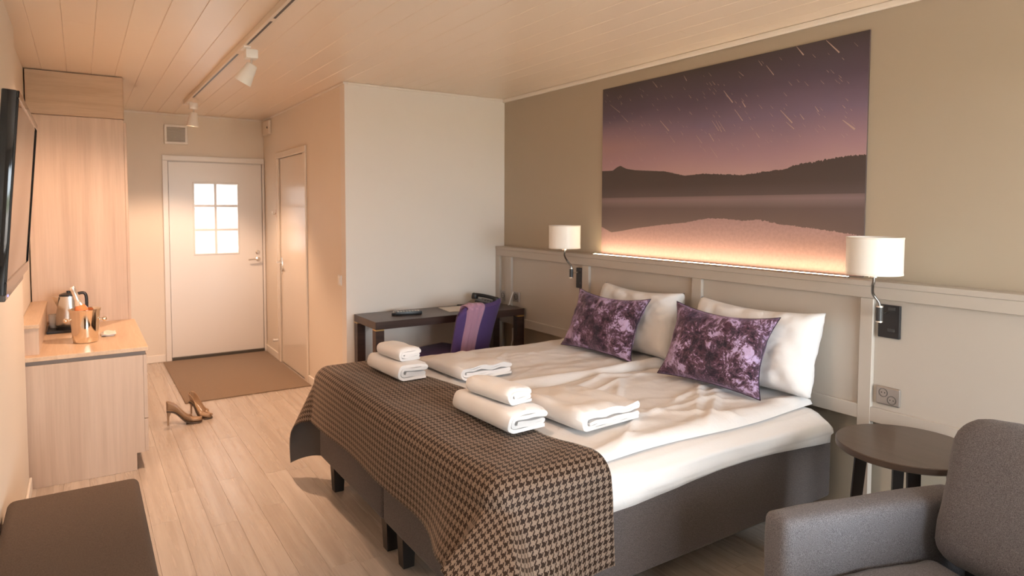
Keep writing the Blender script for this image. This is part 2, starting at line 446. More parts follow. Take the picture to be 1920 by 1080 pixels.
# bathroom door in the corridor wall
b = bmesh.new(); x0, x1 = XC-.018, XC-.0005
box(x0, x1, 5.85, 5.935, .001, 2.0415, .004, 1, b); box(x0, x1, 6.795, 6.875, .001, 2.0415, .004, 1, b); box(x0, x1, 5.85, 6.875, 2.042, 2.10, .004, 1, b)
d2 = struct('door_2', b, M['cream_gloss'])
mk('leaf', box(XC+.002, XC+.042, 5.942, 6.788, .012, 2.037, .002), M['cream_gloss'], d2)
mk('leak_block', box(XC+.0425, XC+.07, 5.936, 6.794, .001, 2.044), M['cream'], d2)  # unseen back plate added to block daylight round the leaf
b = box(XC-.006, XC+.003, 6.725, 6.765, .90, 1.06, .003)
tube(bez([(XC-.004, 6.745, 1.02), (XC-.045, 6.745, 1.02), (XC-.048, 6.72, 1.02), (XC-.048, 6.63, 1.02)], 5), .0085, 10, b)
tube([(XC-.004, 6.745, .93), (XC-.012, 6.745, .93)], .012, 12, b)
mk('door_handle', b, M['chrome'], d2, True)
for z in (.24, 1.84): mk('hinge', tube([(XC-.008, 5.941, z-.045), (XC-.008, 5.941, z+.045)], .007, 8), M['steel'], d2, True)

# ================================================================== headboard wainscot
XH = 2.981
hb = thing('headboard', 'long greige wall panelling with recessed panels and ledge behind the beds', 'headboard', (3.02, 1.6, 0))
XP = XH+.02
mk('backing_panel', box(XP, 3.069, YB, YD-.001, .592, 1.20), M['panel'], hb)
mk('ledge', box(XH-.004, 3.069, YB, YD-.001, 1.205, 1.232, .004), M['panel'], hb)
mk('top_rail', box(XH, XP+.01, YB, YD-.001, 1.152, 1.206, .002, 1), M['panel'], hb)
mk('bottom_rail', box(XH, XP+.01, YB, YD-.001, .590, .656, .002, 1), M['panel'], hb)
for ya_, yb_ in ((4.785, 4.848), (4.604, 4.69), (3.596, 3.668), (2.582, 2.653), (1.588, 1.648), (.585, .648), (-.41, -.35)):
    mk('stile', box(XH-.001, XP+.012, ya_, yb_, .002 if yb_ < 3 or ya_ > 4.7 else .592, 1.151, .002, 1), M['panel'], hb)
struct('baseboard_right', box(XR-.013, XR-.0005, YB, YD-.02, .001, .07, .003), M['panel'])

# ================================================================== picture and LED strip
PY0, PY1, PZ0, PZ1 = 3.553, 1.685, 1.238, 2.383
def picture_mat():
    m = mat('printed_night_lake', (.3, .2, .2), .55)
    uv = N(m, 'ShaderNodeTexCoord').outputs['UV']; s = N(m, 'ShaderNodeSeparateXYZ'); L(m, uv, s.inputs[0]); u, v = s.outputs[0], s.outputs[1]
    def curve(pts):
        n = N(m, 'ShaderNodeFloatCurve'); c = n.mapping.curves[0]
        while len(c.points) < len(pts): c.points.new(.5, .5)
        for p, (x, y) in zip(c.points, pts): p.location = (x, y); p.handle_type = 'VECTOR'
        n.mapping.update(); L(m, u, n.inputs['Value']); return n.outputs[0]
    ridge = curve([(0, .507), (.059, .505), (.083, .524), (.099, .531), (.131, .511), (.176, .499), (.318, .482), (.405, .453), (.477, .458), (.563, .449), (.635, .441), (.703, .451), (.766, .457), (.812, .476), (.855, .483), (.911, .493), (.951, .499), (1, .5)])
    refl = curve([(0, .166), (.056, .134), (.116, .147), (.18, .164), (.299, .187), (.408, .204), (.509, .23), (.566, .228), (.638, .22), (.69, .227), (.755, .209), (.846, .196), (.917, .183), (1, .168)])
    st = N(m, 'ShaderNodeVectorMath', operation='MULTIPLY'); L(m, uv, st.inputs[0]); st.inputs[1].default_value = (160, 12, 1)
    tree = mth(m, 'MULTIPLY', mth(m, 'SUBTRACT', noi(m, st.outputs[0], 1, 2, .6), .5), mth(m, 'MULTIPLY', u, .028))
    ridge = mth(m, 'ADD', ridge, tree); refl = mth(m, 'ADD', refl, tree)
    neb = noi(m, uv, 3.0, 4)
    vv = mth(m, 'ADD', v, mth(m, 'MULTIPLY', mth(m, 'SUBTRACT', neb, .5), .10))
    sky = ramp(m, vv, ((.44, (.50, .325, .325)), (.55, (.39, .245, .295)), (.70, (.215, .155, .235)), (.84, (.108, .078, .118)), (1, (.060, .045, .050))))
    lp = mth(m, 'MULTIPLY', mth(m, 'SUBTRACT', .45, u, True), mth(m, 'SUBTRACT', 1, mth(m, 'MULTIPLY', mth(m, 'ABSOLUTE', mth(m, 'SUBTRACT', v, .64)), 6), True), True)
    sky = mixc(m, mth(m, 'MULTIPLY', lp, 1.3, True), sky, (.47, .27, .245))
    mnt = ramp(m, v, ((.34, (.115, .085, .085)), (.40, (.082, .06, .058)), (.52, (.070, .051, .048))))
    lake_m = ramp(m, v, ((.14, (.155, .11, .105)), (.28, (.14, .10, .098)), (.325, (.24, .175, .185)), (.342, (.20, .14, .145))))
    lake_s = ramp(m, v, ((0, (.44, .28, .25)), (.10, (.43, .275, .265)), (.22, (.40, .26, .265))))
    sp = N(m, 'ShaderNodeVectorMath', operation='MULTIPLY'); L(m, uv, sp.inputs[0]); sp.inputs[1].default_value = (90, 50, 1)
    gr = ramp(m, noi(m, sp.outputs[0], 1.2, 4, .7), ((.35, (.86, .86, .86)), (.6, (1, 1, 1))))
    lake_s = mixc(m, 1, lake_s, gr, 'MULTIPLY')
    up = mixc(m, mth(m, 'GREATER_THAN', v, ridge), mnt, sky)
    lo = mixc(m, mth(m, 'GREATER_THAN', v, refl), lake_s, lake_m)
    base(m, mixc(m, mth(m, 'GREATER_THAN', v, .342), lo, up))
    return m
def quad_uv(b, P, idx=0):
    lay = b.loops.layers.uv.verify(); f = b.faces.new([b.verts.new(p) for p in P]); f.material_index = idx
    return f, lay
pic = thing('picture', 'large unframed print of star trails over a purple lake above the beds', 'picture', (3.065, 2.62, PZ0))
bm_ = bmesh.new(); xf = XR-.010
f, lay = quad_uv(bm_, [(xf, PY0, PZ0), (xf, PY1, PZ0), (xf, PY1, PZ1), (xf, PY0, PZ1)])
for l, q in zip(f.loops, ((0, 0), (1, 0), (1, 1), (0, 1))): l[lay].uv = q
streaks = [(.799,.998,.821,.954,3),(.885,.996,.922,.933,3),(.705,.942,.73,.892,2),(.557,.861,.591,.796,3),(.754,.727,.792,.663,3),(.294,.762,.335,.699,2.5),(.599,.761,.628,.702,2),(.041,.901,.095,.844,1.2),(.102,.828,.137,.781,1.2),(.396,.979,.409,.948,1.5),(.257,.984,.279,.946,1.5),(.936,.65,.969,.606,4),(.514,.723,.541,.667,1.6),(.529,.72,.552,.66,1.6),(.54,.715,.565,.661,1.4),(.452,.658,.476,.614,1.4),(.509,.59,.538,.534,1.3),(.338,.675,.362,.632,1.2),(.772,.671,.798,.635,1.8),(.814,.699,.827,.672,2),(.624,.796,.637,.765,3),(.675,.637,.687,.612,2),(.858,.723,.869,.698,2),(.934,.712,.942,.698,1.5),(.678,.973,.691,.946,1.2),(.61,.94,.628,.915,1.2),(.503,.659,.523,.618,2)]
for _ in range(150):
    a, c = rnd.random()*.96+.01, .56+rnd.random()*.41; l_ = rnd.uniform(.008, .022)
    streaks.append((a, c, a+l_*.55, c-l_, rnd.uniform(.5, 1.0)))
for _ in range(14):
    a, c = rnd.random(), rnd.uniform(.02, .14); streaks.append((a, c, a+.004, c-.008, 1.0))
for u0, v0, u1, v1, w in streaks:
    if u1 > .995: continue
    p = Vector((0, PY0+(PY1-PY0)*u0, PZ0+(PZ1-PZ0)*v0)); q = Vector((0, PY0+(PY1-PY0)*u1, PZ0+(PZ1-PZ0)*v1))
    nrm = Vector((0, -(q-p).z, (q-p).y)).normalized()*w*.0011; p.x = q.x = xf-.0004
    nw = nrm*.35
    f, lay = quad_uv(bm_, [p+nw, q+nrm, q-nrm, p-nw], 1)
mk('printed_sheet', bm_, [picture_mat(), mat('star_ink', (.52, .37, .33), .55)], pic)
mk('mounting_board', box(xf+.0003, XR-.0004, PY1, PY0, PZ0, PZ1), mat('board_edge', (.12, .09, .085), .6), pic)
led = thing('led_strip', 'slim glowing warm strip light lying on the panelling ledge under the picture', 'strip light', (3.045, 2.65, 1.233))
mk('profile', box(2.999, 3.025, 1.725, 3.575, 1.2325, 1.2390, .001, 1), M['alu'], led)
m = mat('led_glow', (1, .9, .7), .5); pr(m).inputs['Emission Color'].default_value = (1, .74, .46, 1); pr(m).inputs['Emission Strength'].default_value = 18
b = bmesh.new(); b.faces.new([b.verts.new(p) for p in ((3.002, 1.728, 1.2392), (3.022, 1.728, 1.2392), (3.022, 3.572, 1.2392), (3.002, 3.572, 1.2392))])
mk('diffuser', b, m, led)

# ================================================================== beds
XF, XHD = 1.07, 2.968           # foot and head ends
def bed(y0, y1, label):
    r = thing('bed', label, 'bed', ((XF+XHD)/2, (y0+y1)/2, 0), 0, 'pair of beds pushed together')
    bb = box(XF, XHD, y0, y1, .178, .505, .022, 3)
    mk('bed_base', bb, M['bed_fabric'], r, True)
    for x in (XF+.075, XHD-.1):
        for y in (y0+.085, y1-.085):
            a, c = .033, .025
            mk('leg', prism([(-1, -1), (1, -1), (1, 1), (-1, 1)], lambda p: (x+p[0]*c, y+p[1]*c, .001), lambda p: (x+p[0]*a, y+p[1]*a, .182)), M['black_wood'], r)
    return r
YS = 2.685
b1 = bed(YS+.003, 3.60, 'grey upholstered box bed on the far side beside the desk')
b2 = bed(1.755, YS-.003, 'grey upholstered box bed on the near side beside the armchair')
# mattresses under loose white sheets
def mattress(y0, y1, par, near):
    def prof(t):      # closed cross-section in (y, z): lower near -> up -> over -> far
        pass
    nx, ns = 60, 40
    def fn(u, v):
        x = XF+.02+(XHD-.075-XF-.02)*u
        # v runs round the section from lower near side over the top to lower far side
        out = .035 if near else .0
        pts = [(y0-out+.01, .50), (y0-out-.004, .53), (y0-out, .575), (y0+.012, .607), (y0+.05, .618), ((y0+y1)/2, .62), (y1-.05, .618), (y1-.012, .607), (y1, .575), (y1, .53), (y1-.01, .50)]
        k = v*(len(pts)-1); i = min(int(k), len(pts)-2); t = k-i
        y = pts[i][0]*(1-t)+pts[i+1][0]*t; z = pts[i][1]*(1-t)+pts[i+1][1]*t
        e = min(1, min(u, 1-u)/.03); z = .50+(z-.50)*(.55+.45*math.sqrt(e*(2-e)))
        w = fb(x*2.2+z*5, y*1.3, 3.1 if near else 7.7)
        side = (max(0, 1-v/.35)*min(1, max(0, (x-1.45)/.3))) if near else 0
        if near and x < 1.75: y = max(y, y0-out+.03*min(1, (1.75-x)/.3))
        y -= side*(.012*w+.018*math.sin(x*5.3+z*22)*math.exp(-((z-.55)/.05)**2))
        if v < .02 and near: z += -.022+.022*math.sin(x*3.1+1.0)-.018*(x < 1.7)*(1.7-x)
        z += .004*w
        return (x, y, z)
    b = grid(fn, nx, ns)
    vs = b.verts[:]
    m = mk('mattress', b, M['sheet'], par, True, 0); m.modifiers.new('s', 'SOLIDIFY').thickness = .004
    return m
mattress(YS+.004, 3.60, b1, False); mattress(1.755, YS-.004, b2, True)

def duvet(y0, y1, x0, x1, z0, t, label, seed, hem=0):
    nx, ny = 110, 80
    cr = random.Random(seed)
    folds = [(cr.uniform(x0, x1), cr.uniform(y0, y1), cr.uniform(-.9, .9), cr.uniform(.012, .022), cr.uniform(.15, .5), cr.uniform(.005, .013)) for _ in range(18)]
    def top(u, v):
        x = x0+(x1-x0)*u; y = y0+(y1-y0)*v
        eu = min(1, min(u*(x1-x0), (1-u)*(x1-x0))/.045); ev = min(1, min(v, 1-v)*(y1-y0)/.05)
        e = math.sqrt(max(0, eu*(2-eu)))*math.sqrt(max(0, ev*(2-ev)))
        w = fb(x*1.6, y*3.2, seed)*.013+fb(x*5, y*7, seed+5)*.005
        w += hem*math.exp(-((v*(y1-y0)-.055)/.035)**2)
        for fx, fy, an, wd, ln, h in folds:
            dx, dy = x-fx, y-fy; a = dx*math.cos(an)+dy*math.sin(an); c = -dx*math.sin(an)+dy*math.cos(an)
            w += h*math.exp(-(c/wd)**2-(a/ln)**4)
        # gentle waviness of the hem in plan
        w *= min(1, max(0, (x-1.50)/.25))
        z = z0+t*e+w*(e**.5)
        yy = y+(1-ev)*.014*math.sin(x*6+seed)*(1 if v < .5 else -1)
        return (x, yy, max(z, z0-.004))
    b = grid(top, nx, ny)
    def under(u, v):
        P = top(u, v); return (P[0], P[1], z0-.0045 if 0 < u < 1 and 0 < v < 1 else P[2])
    grid(under, 22, 20, bm=b)
    o = mk('duvet', b, M['sheet'], None, True, 0, at=((x0+x1)/2, (y0+y1)/2, z0))
    return tag(o, label, 'duvet', 'white duvets on the beds')
duvet(1.80, YS-.004, 1.16, 2.90, .6265, .030, 'white duvet on the near bed under the larger of the velvet cushions', 3, .010)
duvet(YS-.002, 3.615, 1.16, 2.925 , .6275, .038, 'white duvet on the far bed with its edge along the seam between beds', 11, .022)

# ---- throw
TZ = .686; TA = 1.125; TR = .085; TY0, TY1 = 1.79, 3.565      # round the edge of the bed
HF, HR, HL = .345, .43, .60                                    # overhang at foot, near side, far side
def xback(y):
    pts = [(3.63, 1.455), (3.07, 1.475), (2.73, 1.535), (2.61, 1.505), (2.04, 1.475), (1.81, 1.52), (1.60, 1.53)]
    for (ya_, xa), (yb_, xb) in zip(pts, pts[1:]):
        if ya_ >= y >= yb_: return xa+(xb-xa)*(ya_-y)/(ya_-yb_)
    return pts[0][1] if y > 3 else pts[-1][1]
def drape(s, flare):
    """outward and downward travel of cloth that goes s past the edge"""
    q = TR*math.pi/2
    if s < q: return TR*math.sin(s/TR), TR*(1-math.cos(s/TR))
    e = s-q; k = min(.93, .06+flare); o = e*k
    return TR+o, TR+math.sqrt(max(0, e*e-o*o))
def throw_pt(xc, yc):
    """xc: distance from the foot edge towards the head (negative = overhang); yc along the bed, beyond TY0/TY1 = overhang"""
    a = max(0, -xc); bn = max(0, TY0-yc); bf = max(0, yc-TY1); bb = bn or bf; sg = -1 if bn else 1
    X = TA+max(0, xc); Y = min(max(yc, TY0), TY1)
    if a == 0 and bb == 0:
        z = TZ+.007*fb(X*3, Y*3, 2.2)+.004*math.sin(Y*9+X*4)*min(1, max(0, (Y-TY0)*4))
        return Vector((X, Y, z))
    if a and bb:
        rho = math.hypot(a, bb); ph = math.atan2(bb, a)
        f_ = (.50+.55*math.sin(2*ph)**1.2) if bn else (.055+.34*math.sin(2*ph)**1.3)
        o, d = drape(rho, f_)
        return Vector((X-o*math.cos(ph), Y+sg*o*math.sin(ph), TZ-d))
    s = a or bb
    cor = min(abs(Y-TY0), abs(Y-TY1)) if a else abs(X-TA)
    wv = .035*math.sin((Y if a else X)*(7.5 if a else 11)+1.1)*min(1, s/.25)*min(1, cor/.25)
    if a:
        near = math.exp(-((Y-TY0)/.26)**2)*.50+math.exp(-((Y-TY1)/.2)**2)*.055
        o, d = drape(s, near+wv); return Vector((X-o, Y, TZ-d))
    near = math.exp(-((X-TA)/.18)**2)*(.50 if bn else .055)
    o, d = drape(s, near+wv*.7+(.02 if bn else .0)*min(1, cor/.25)); return Vector((X, Y+sg*o, TZ-d))
def throw():
    nu, nv = 66, 230; A0, A1 = -HF, None
    ys = [TY0-HR+(TY1+HL-TY0+HR)*j/nv for j in range(nv+1)]
    def fn(u, v):
        yc = TY0-HR+(TY1-TY0+HR+HL)*v
        xe = xback(min(max(yc, 1.6), 3.63))-TA
        return throw_pt(-HF+(xe+HF)*u, yc)
    def uvf(u, v):
        yc = TY0-HR+(TY1-TY0+HR+HL)*v; xe = xback(min(max(yc, 1.6), 3.63))-TA
        return (-HF+(xe+HF)*u+5, yc+5)
    b = grid(fn, nu, nv, uv=uvf)
    o = mk('bed_throw', b, [M['hound'], M['lining'], M['lining']], None, True, 0, at=(1.2, 2.68, TZ))
    s = o.modifiers.new('thick', 'SOLIDIFY'); s.thickness = .004; s.offset = -1; s.material_offset = 1; s.material_offset_rim = 1
    return tag(o, 'brown houndstooth throw draped over the foot of both beds', 'throw')
throw_o = throw()

# ---- towels and folded linen: one long ribbon of cloth folded in section
def folded(name, label, cat, group, x, y, z, w, h, ln, layers, th, rz=0, open_right=True, seed=1, sag=0):
    """section in (x, z): cloth folded back and forth `layers` times, extruded along local y"""
    path = []; r1 = (h-th)/2; r2 = r1-th*1.04; xr = w/2-th*.6; xl = -w/2+h/2
    def line(xa, xb, z, n=12):
        for k in range(n+1): path.append([xa+(xb-xa)*k/n, z])
    def arc(xc, zc, r, a0, a1, n=9):
        for k in range(1, n): a = R(a0+(a1-a0)*k/n); path.append([xc+r*math.cos(a), zc+r*math.sin(a)])
    zm = h/2
    line(xr+th*.3, xl, zm-r1); arc(xl, zm, r1, 270, 90, 14); line(xl, xr-.004, zm+r1)
    if r2 > th*.5:
        g = (r1-r2)/2; arc(xr-.004, zm+r1-g, g, 90, -90, 6); line(xr-.004, xl, zm+r2); arc(xl, zm, r2, 90, 270, 10); line(xl, xr-.012, zm-r2)
        if layers > 2: arc(xr-.012, zm-r2+th*.48, th*.48, -90, 90, 6); line(xr-.012, xl+r2*.2, zm-r2+th*.96, 8)
    for p in path:
        t = max(0, (p[0]-xl)/(w/2-xl)); p[1] *= 1-.16*t*t*(1 if p[1] > th else 0); p[1] += .0025*math.sin(p[0]*45+p[1]*70+seed)*(p[1] > th)
    L_, R_ = [], []
    for i, p in enumerate(path):
        a = path[max(0, i-1)]; c = path[min(len(path)-1, i+1)]; t = Vector((c[0]-a[0], c[1]-a[1])).normalized(); n = Vector((-t.y, t.x))*th*.47
        L_.append((p[0]+n.x, p[1]+n.y)); R_.append((p[0]-n.x, p[1]-n.y))
    poly = L_+R_[::-1]; ny = 14; b = bmesh.new(); rings = []
    for j in range(ny+1):
        v = j/ny; yy = -ln/2+ln*v; ring = []
        endk = min(1, min(v, 1-v)/.06); sh = .93+.07*math.sqrt(endk*(2-endk))
        for qx, qz in poly:
            nz_ = fb(qx*6+seed, yy*5, qz*9)
            zz = max(.001, qz*sh+(.006+sag*.9)*nz_*(qz/h)-sag*2.2*(qz/h)*v*v)
            ring.append(b.verts.new((qx*(sh+.02*nz_)+.008*math.sin(v*3+seed)*0, yy+.006*math.sin(qz*60+seed)*(1 if v in (0, 1) else 0), zz)))
        rings.append(ring)
    n = len(poly)
    for A, B in zip(rings, rings[1:]):
        for i in range(n): b.faces.new((A[i], A[(i+1) % n], B[(i+1) % n], B[i]))
    half = n//2
    for ring in (rings[0], rings[-1]):
        for i in range(half-1):
            b.faces.new((ring[i], ring[i+1], ring[n-2-i], ring[n-1-i]))
    o = mk(name, b, M['towel'] if cat == 'towel' else M['sheet'], None, True, 60)
    o.location = (x, y, z); o.rotation_euler = (0, 0, rz)
    return tag(o, label, cat, group)
zt = TZ+.009
tg = 'folded white towels on the throw'; lg_ = 'folded white linen on the duvets'
folded('towel', 'large folded white towel on the near end of the throw, under a small one', 'towel', tg, 1.405, 2.265, zt, .205, .092, .40, 3, .0165, R(3), seed=1)
folded('towel', 'small rolled white towel on top of the near large towel', 'towel', tg, 1.405, 2.265, zt+.090, .135, .066, .27, 3, .0135, R(8), seed=4)
folded('towel', 'large folded white towel on the far end of the throw, under a small one', 'towel', tg, 1.355, 3.19, zt, .175, .088, .37, 3, .016, R(3), seed=7)
folded('towel', 'small rolled white towel on top of the far large towel', 'towel', tg, 1.36, 3.18, zt+.086, .135, .064, .24, 3, .013, R(6), seed=9)
folded('folded_linen', 'thick folded white linen lying beside the throw on the near bed', 'linen', lg_, 1.765, 2.235, .672, .36, .082, .48, 3, .0145, R(4), seed=3, sag=.014)
folded('folded_linen', 'thick folded white linen lying beside the throw on the far bed', 'linen', lg_, 1.73, 3.14, .678, .34, .070, .46, 3, .0125, R(3), seed=6, sag=.014)

# ---- pillows and cushions
def pillow(name, label, cat, group, c, uvec, vvec, w, h, t, mats, pinch=.10, dip=.06, seed=1, p=2.6, piping=None):
    """c: centre of the lower edge; uvec along the width, vvec up the face"""
    c, U, V = Vector(c), Vector(uvec).normalized(), Vector(vvec).normalized(); Nn = U.cross(V).normalized()
    V = Nn.cross(U).normalized(); b = bmesh.new(); n = 44
    def surf(sgn):
        def fn(u, v):
            a, q = 2*u-1, 2*v-1
            x = w/2*a*(1-pinch*(1-q*q)*abs(a)**2); z = h/2*q*(1-(dip if q > 0 else pinch*.6)*(1-a*a)*abs(q)**2)
            th = t/2*(max(0, 1-abs(a)**p)**.55)*(max(0, 1-abs(q)**p)**.55)
            nz_ = fb(x*7+seed, z*7, sgn*3+seed)*.012+fb(x*18, z*18, seed)*.004
            edge = max(0, 1-max(abs(a), abs(q))**6)
            wr = .006*math.sin((a*6+q*3)*2+seed)*edge*max(abs(a), abs(q))**2
            d = sgn*(th+(nz_+wr)*min(1, th/(t*.2)))
            return c+U*x+V*(h/2+z)+Nn*d
        return fn
    grid(surf(1), n, n, bm=b); grid(surf(-1), n, n, bm=b)
    bmesh.ops.remove_doubles(b, verts=b.verts[:], dist=.0004)
    if piping:
        r = thing(name, label, cat, c, 0, group)
        cov = mk('cover', b, mats, r, True, 0); pts = []
        f = surf(1)
        k = 30
        for i in range(k): pts.append(f(i/k, 0))
        for i in range(k): pts.append(f(1, i/k))
        for i in range(k): pts.append(f(1-i/k, 1))
        for i in range(k+1): pts.append(f(0, 1-i/k))
        mk('piping', tube(pts, .0024, 6), piping, r, True)
        return r
    o = mk(name, b, mats, None, True, 0, at=c)
    return tag(o, label, cat, group)
pg = 'white pillows against the headboard'; cg = 'purple crushed velvet cushions'
pillow('pillow', 'white pillow on the far bed, leaning on the headboard behind the smaller velvet cushion', 'pillow', pg, (2.805, 2.985, .682), (0, -1, 0), (.26, 0, .965), .69, .40, .20, M['pillow'], .05, .15, 2, 5.5)
pillow('pillow', 'white pillow on the near bed, leaning on the headboard behind the larger velvet cushion', 'pillow', pg, (2.795, 2.135, .672), (.03, -1, 0), (.27, 0, .963), .73, .41, .20, M['pillow'], .05, .15, 8, 5.5)
pillow('cushion', 'purple crushed velvet cushion on the far bed, nearer the desk', 'cushion', cg, (2.572, 3.045, .682), (.08, -1, -.01), (.40, .08, .90), .60, .385, .16, M['velvet'], .15, .20, 5, 2.4, M['velvet_back'])
pillow('cushion', 'purple crushed velvet cushion on the near bed, nearer the armchair', 'cushion', cg, (2.572, 2.19, .676), (.10, -1, -.02), (.36, .06, .92), .60, .40, .16, M['velvet'], .15, .20, 13, 2.4, M['velvet_back'])

# ================================================================== wall lamps
shade_m = mat('white_satin_shade', (.90, .86, .80), .38); pr(shade_m).inputs['Transmission Weight'].default_value = .0
pr(shade_m).inputs['Sheen Weight'].default_value = .2
def wall_lamp(yc, yplate, label):
    r = thing('wall_lamp', label, 'lamp', (XH, yplate, 1.05), 0, 'wall lamps beside the beds')
    xb = XP-.0003
    mk('wall_plate', box(xb-.016, xb, yplate-.047, yplate+.047, .983, 1.130, .003), M['black_plastic'], r)
    b = tube([(xb-.015, yplate, 1.098), (2.905, yplate-.0, 1.098)], .005, 8)
    mk('bracket', b, M['chrome'], r, True)
    xa = 2.905
    mk('swivel', tube([(xa, yplate, 1.066), (xa, yplate, 1.131)], .014, 16), M['dark_plastic'], r, True)
    for z in (1.062, 1.128): mk('collar', tube([(xa, yplate, z), (xa, yplate, z+.006)], .0155, 16), M['chrome'], r, True)
    pts = bez([(xa, yplate, 1.13), (xa-.003, yplate+.004, 1.150), (xa-.02, yplate+(yc-yplate)*.5+.02, 1.185), (2.855, yc+.006, 1.222), (2.85, yc, 1.245), (2.85, yc, 1.275)], 8)
    mk('arm', tube(pts, .0062, 10), M['arm'], r, True)
    mk('lamp_holder', lathe((2.85, yc, 1.262), [(.019, 0), (.019, .012), (.014, .016), (.014, .05)], 20, cap0=True, cap1=True), M['chrome'], r, True)
    rr = .111; z0, z1 = 1.279, 1.432
    s = mk('lamp_shade', lathe((2.85, yc, 0), [(rr, z0), (rr, z1), (rr-.003, z1), (rr-.003, z0), (rr, z0)], 56), shade_m, r, True)
    for z in (z0, z1): mk('rim', lathe((2.85, yc, z), [(rr+.0012, -.004), (rr+.0012, .004), (rr-.0035, .004), (rr-.0035, -.004), (rr+.0012, -.004)], 56), M['white_trim'], s, True)
    for k in range(3):
        a = 2*math.pi*k/3+.4; b = tube([(2.85+.013*math.cos(a), yc+.013*math.sin(a), 1.285), (2.85+(rr-.002)*math.cos(a), yc+(rr-.002)*math.sin(a), 1.30)], .0016, 6)
        mk('shade_spoke', b, M['chrome'], s, True)
    mk('bulb', lathe((2.85, yc, 1.31), [(.013, 0), (.014, .02), (.028, .05), (.03, .07), (.02, .093), (.002, .10)], 20, cap0=True, cap1=True), mat('opal_bulb', (.9, .88, .84), .3), s, True)
    # reading switches on the plate
    for z in (1.115, 1.02): mk('switch', box(xb-.019, xb-.0155, yplate-.028, yplate+.004, z-.007, z+.007, .002), M['dark_plastic'], r, True)
wall_lamp(3.705, 3.695, 'white drum wall lamp on the far side, above the desk end of the bed')
wall_lamp(1.52, 1.520, 'white drum wall lamp on the near side, in front of the picture corner')

# sockets
def socket(y, z, xs, label, w=.086, h=.086, double=False):
    r = thing('power_socket', label, 'socket', (xs, y, z), 0, 'wall sockets')
    mk('cover_plate', box(xs-.014, xs, y-w/2, y+w/2, z-h/2, z+h/2, .006), M['alu'], r)
    wells = ((-.019, .014), (.019, -.014)) if double else ((0, 0),)
    for dy, dz in wells:
        k = .017 if double else .021
        mk('well', lathe((xs-.0142, y-dy, z+dz), [(k+.003, 0), (k+.003, .002), (k, .002), (k*.92, -.006), (.0, -.006)], 20, axis=(-1, 0, 0)), M['dark_plastic'] if not double else M['arm'], r, True)
        b = bmesh.new()
        for e in (-.007, .007): tube([(xs-.0145, y-dy+e, z+dz), (xs-.009, y-dy+e, z+dz)], .0026, 8, b)
        mk('contact', b, M['black_plastic'], r, True)
socket(1.516, .720, XP-.0004, 'grey double wall socket beside the stile above the round table', .104, .082, True)
socket(4.535, .826, XP-.0004, 'grey wall socket right of the stile above the desk')
socket(4.737, .815, XP-.0004, 'grey wall socket in the narrow corner panel behind the telephone')
socket(4.36, .40, XR-.0004, 'grey wall socket under the right end of the desk')
b = bez([(2.975, 4.56, .865), (2.955, 4.57, .80), (2.95, 4.58, .762), (2.952, 4.60, .754)], 8)
cb = tube(b, .004, 8)
mk_c = mk('cable', cb, M['white_plastic'], None, True); tag(mk_c, 'white cable hanging from the stile onto the desk', 'cable')
cb = tube(bez([(XR-.03, 4.60, .52), (XR-.06, 4.62, .45), (XR-.05, 4.66, .33), (XR-.04, 4.6, .15), (XR-.06, 4.5, .006)], 8), .004, 8)
adp = thing('power_adapter', 'white power adapter with cable on the wall under the desk', 'adapter', (3.04, 4.60, .5))
mk('plug_body', box(3.01, XR-.001, 4.565, 4.635, .44, .55, .008), M['white_plastic'], adp)
mk('cable', cb, M['white_plastic'], adp, True)

# ================================================================== desk, chair and what lies on the desk
dk = thing('desk', 'dark wenge writing desk with brass joints along the cream wall', 'desk', (2.34, 4.61, 0))
DX0, DX1, DY0, DY1, DZ = 1.712, 2.975, 4.392, 4.832, .75
mk('desk_top', box(DX0, DX1, DY0, DY1, .695, DZ, .0025), M['wenge'], dk)
for x in (DX0, DX1-.066):
    for y in (DY0, DY1-.066):
        lg = mk('leg', box(x+.001, x+.065, y+.001, y+.065, .001, .687, .002, 1), M['wenge'], dk)
        mk('brass_joint', box(x+.002, x+.064, y+.002, y+.064, .686, .696), M['brass'], lg)
ch = thing('chair', 'purple upholstered chair tucked under the desk, with a scarf over its back', 'chair', (2.32, 4.45, 0), R(19))
def cush(x0, x1, y0, y1, z0, z1, bev, crown=0, seg=4, n=0):
    b = box(x0, x1, y0, y1, z0, z1, bev, seg)
    if n: bmesh.ops.subdivide_edges(b, edges=[e for e in b.edges if e.calc_length() > .08], cuts=n, use_grid_fill=True)
    if crown:
        for v in b.verts:
            if v.co.z > (z0+z1)/2:
                a = 2*(v.co.x-x0)/(x1-x0)-1; c = 2*(v.co.y-y0)/(y1-y0)-1
                v.co.z += crown*max(0, 1-a*a)*max(0, 1-c*c)
    return b
mk('seat', cush(-.235, .235, -.20, .30, .385, .465, .025, .012, n=5), M['purple'], ch, True, local=True)
def back_pt(u, v, off):
    a = 2*u-1; z = .36+.50*v; wd = .205+.035*v*v
    x = wd*a; y = -.205-.10*v-.05*v*v+.045*a*a*(.35+.65*v)
    z += .018*a*a*v-.085*v*max(0, (-a-.55)/.45)**2
    th = .036*(max(0, 1-abs(a)**8)**.4)*(max(.0, 1-abs(2*v-1)**14)**.4)
    return Vector((x, y+off*th, z))
b = bmesh.new(); grid(lambda u, v: back_pt(u, v, -1), 26, 26, bm=b); grid(lambda u, v: back_pt(u, v, 1), 26, 26, bm=b)
bmesh.ops.remove_doubles(b, verts=b.verts[:], dist=.0005)
mk('backrest', b, M['purple'], ch, True, 60, local=True)
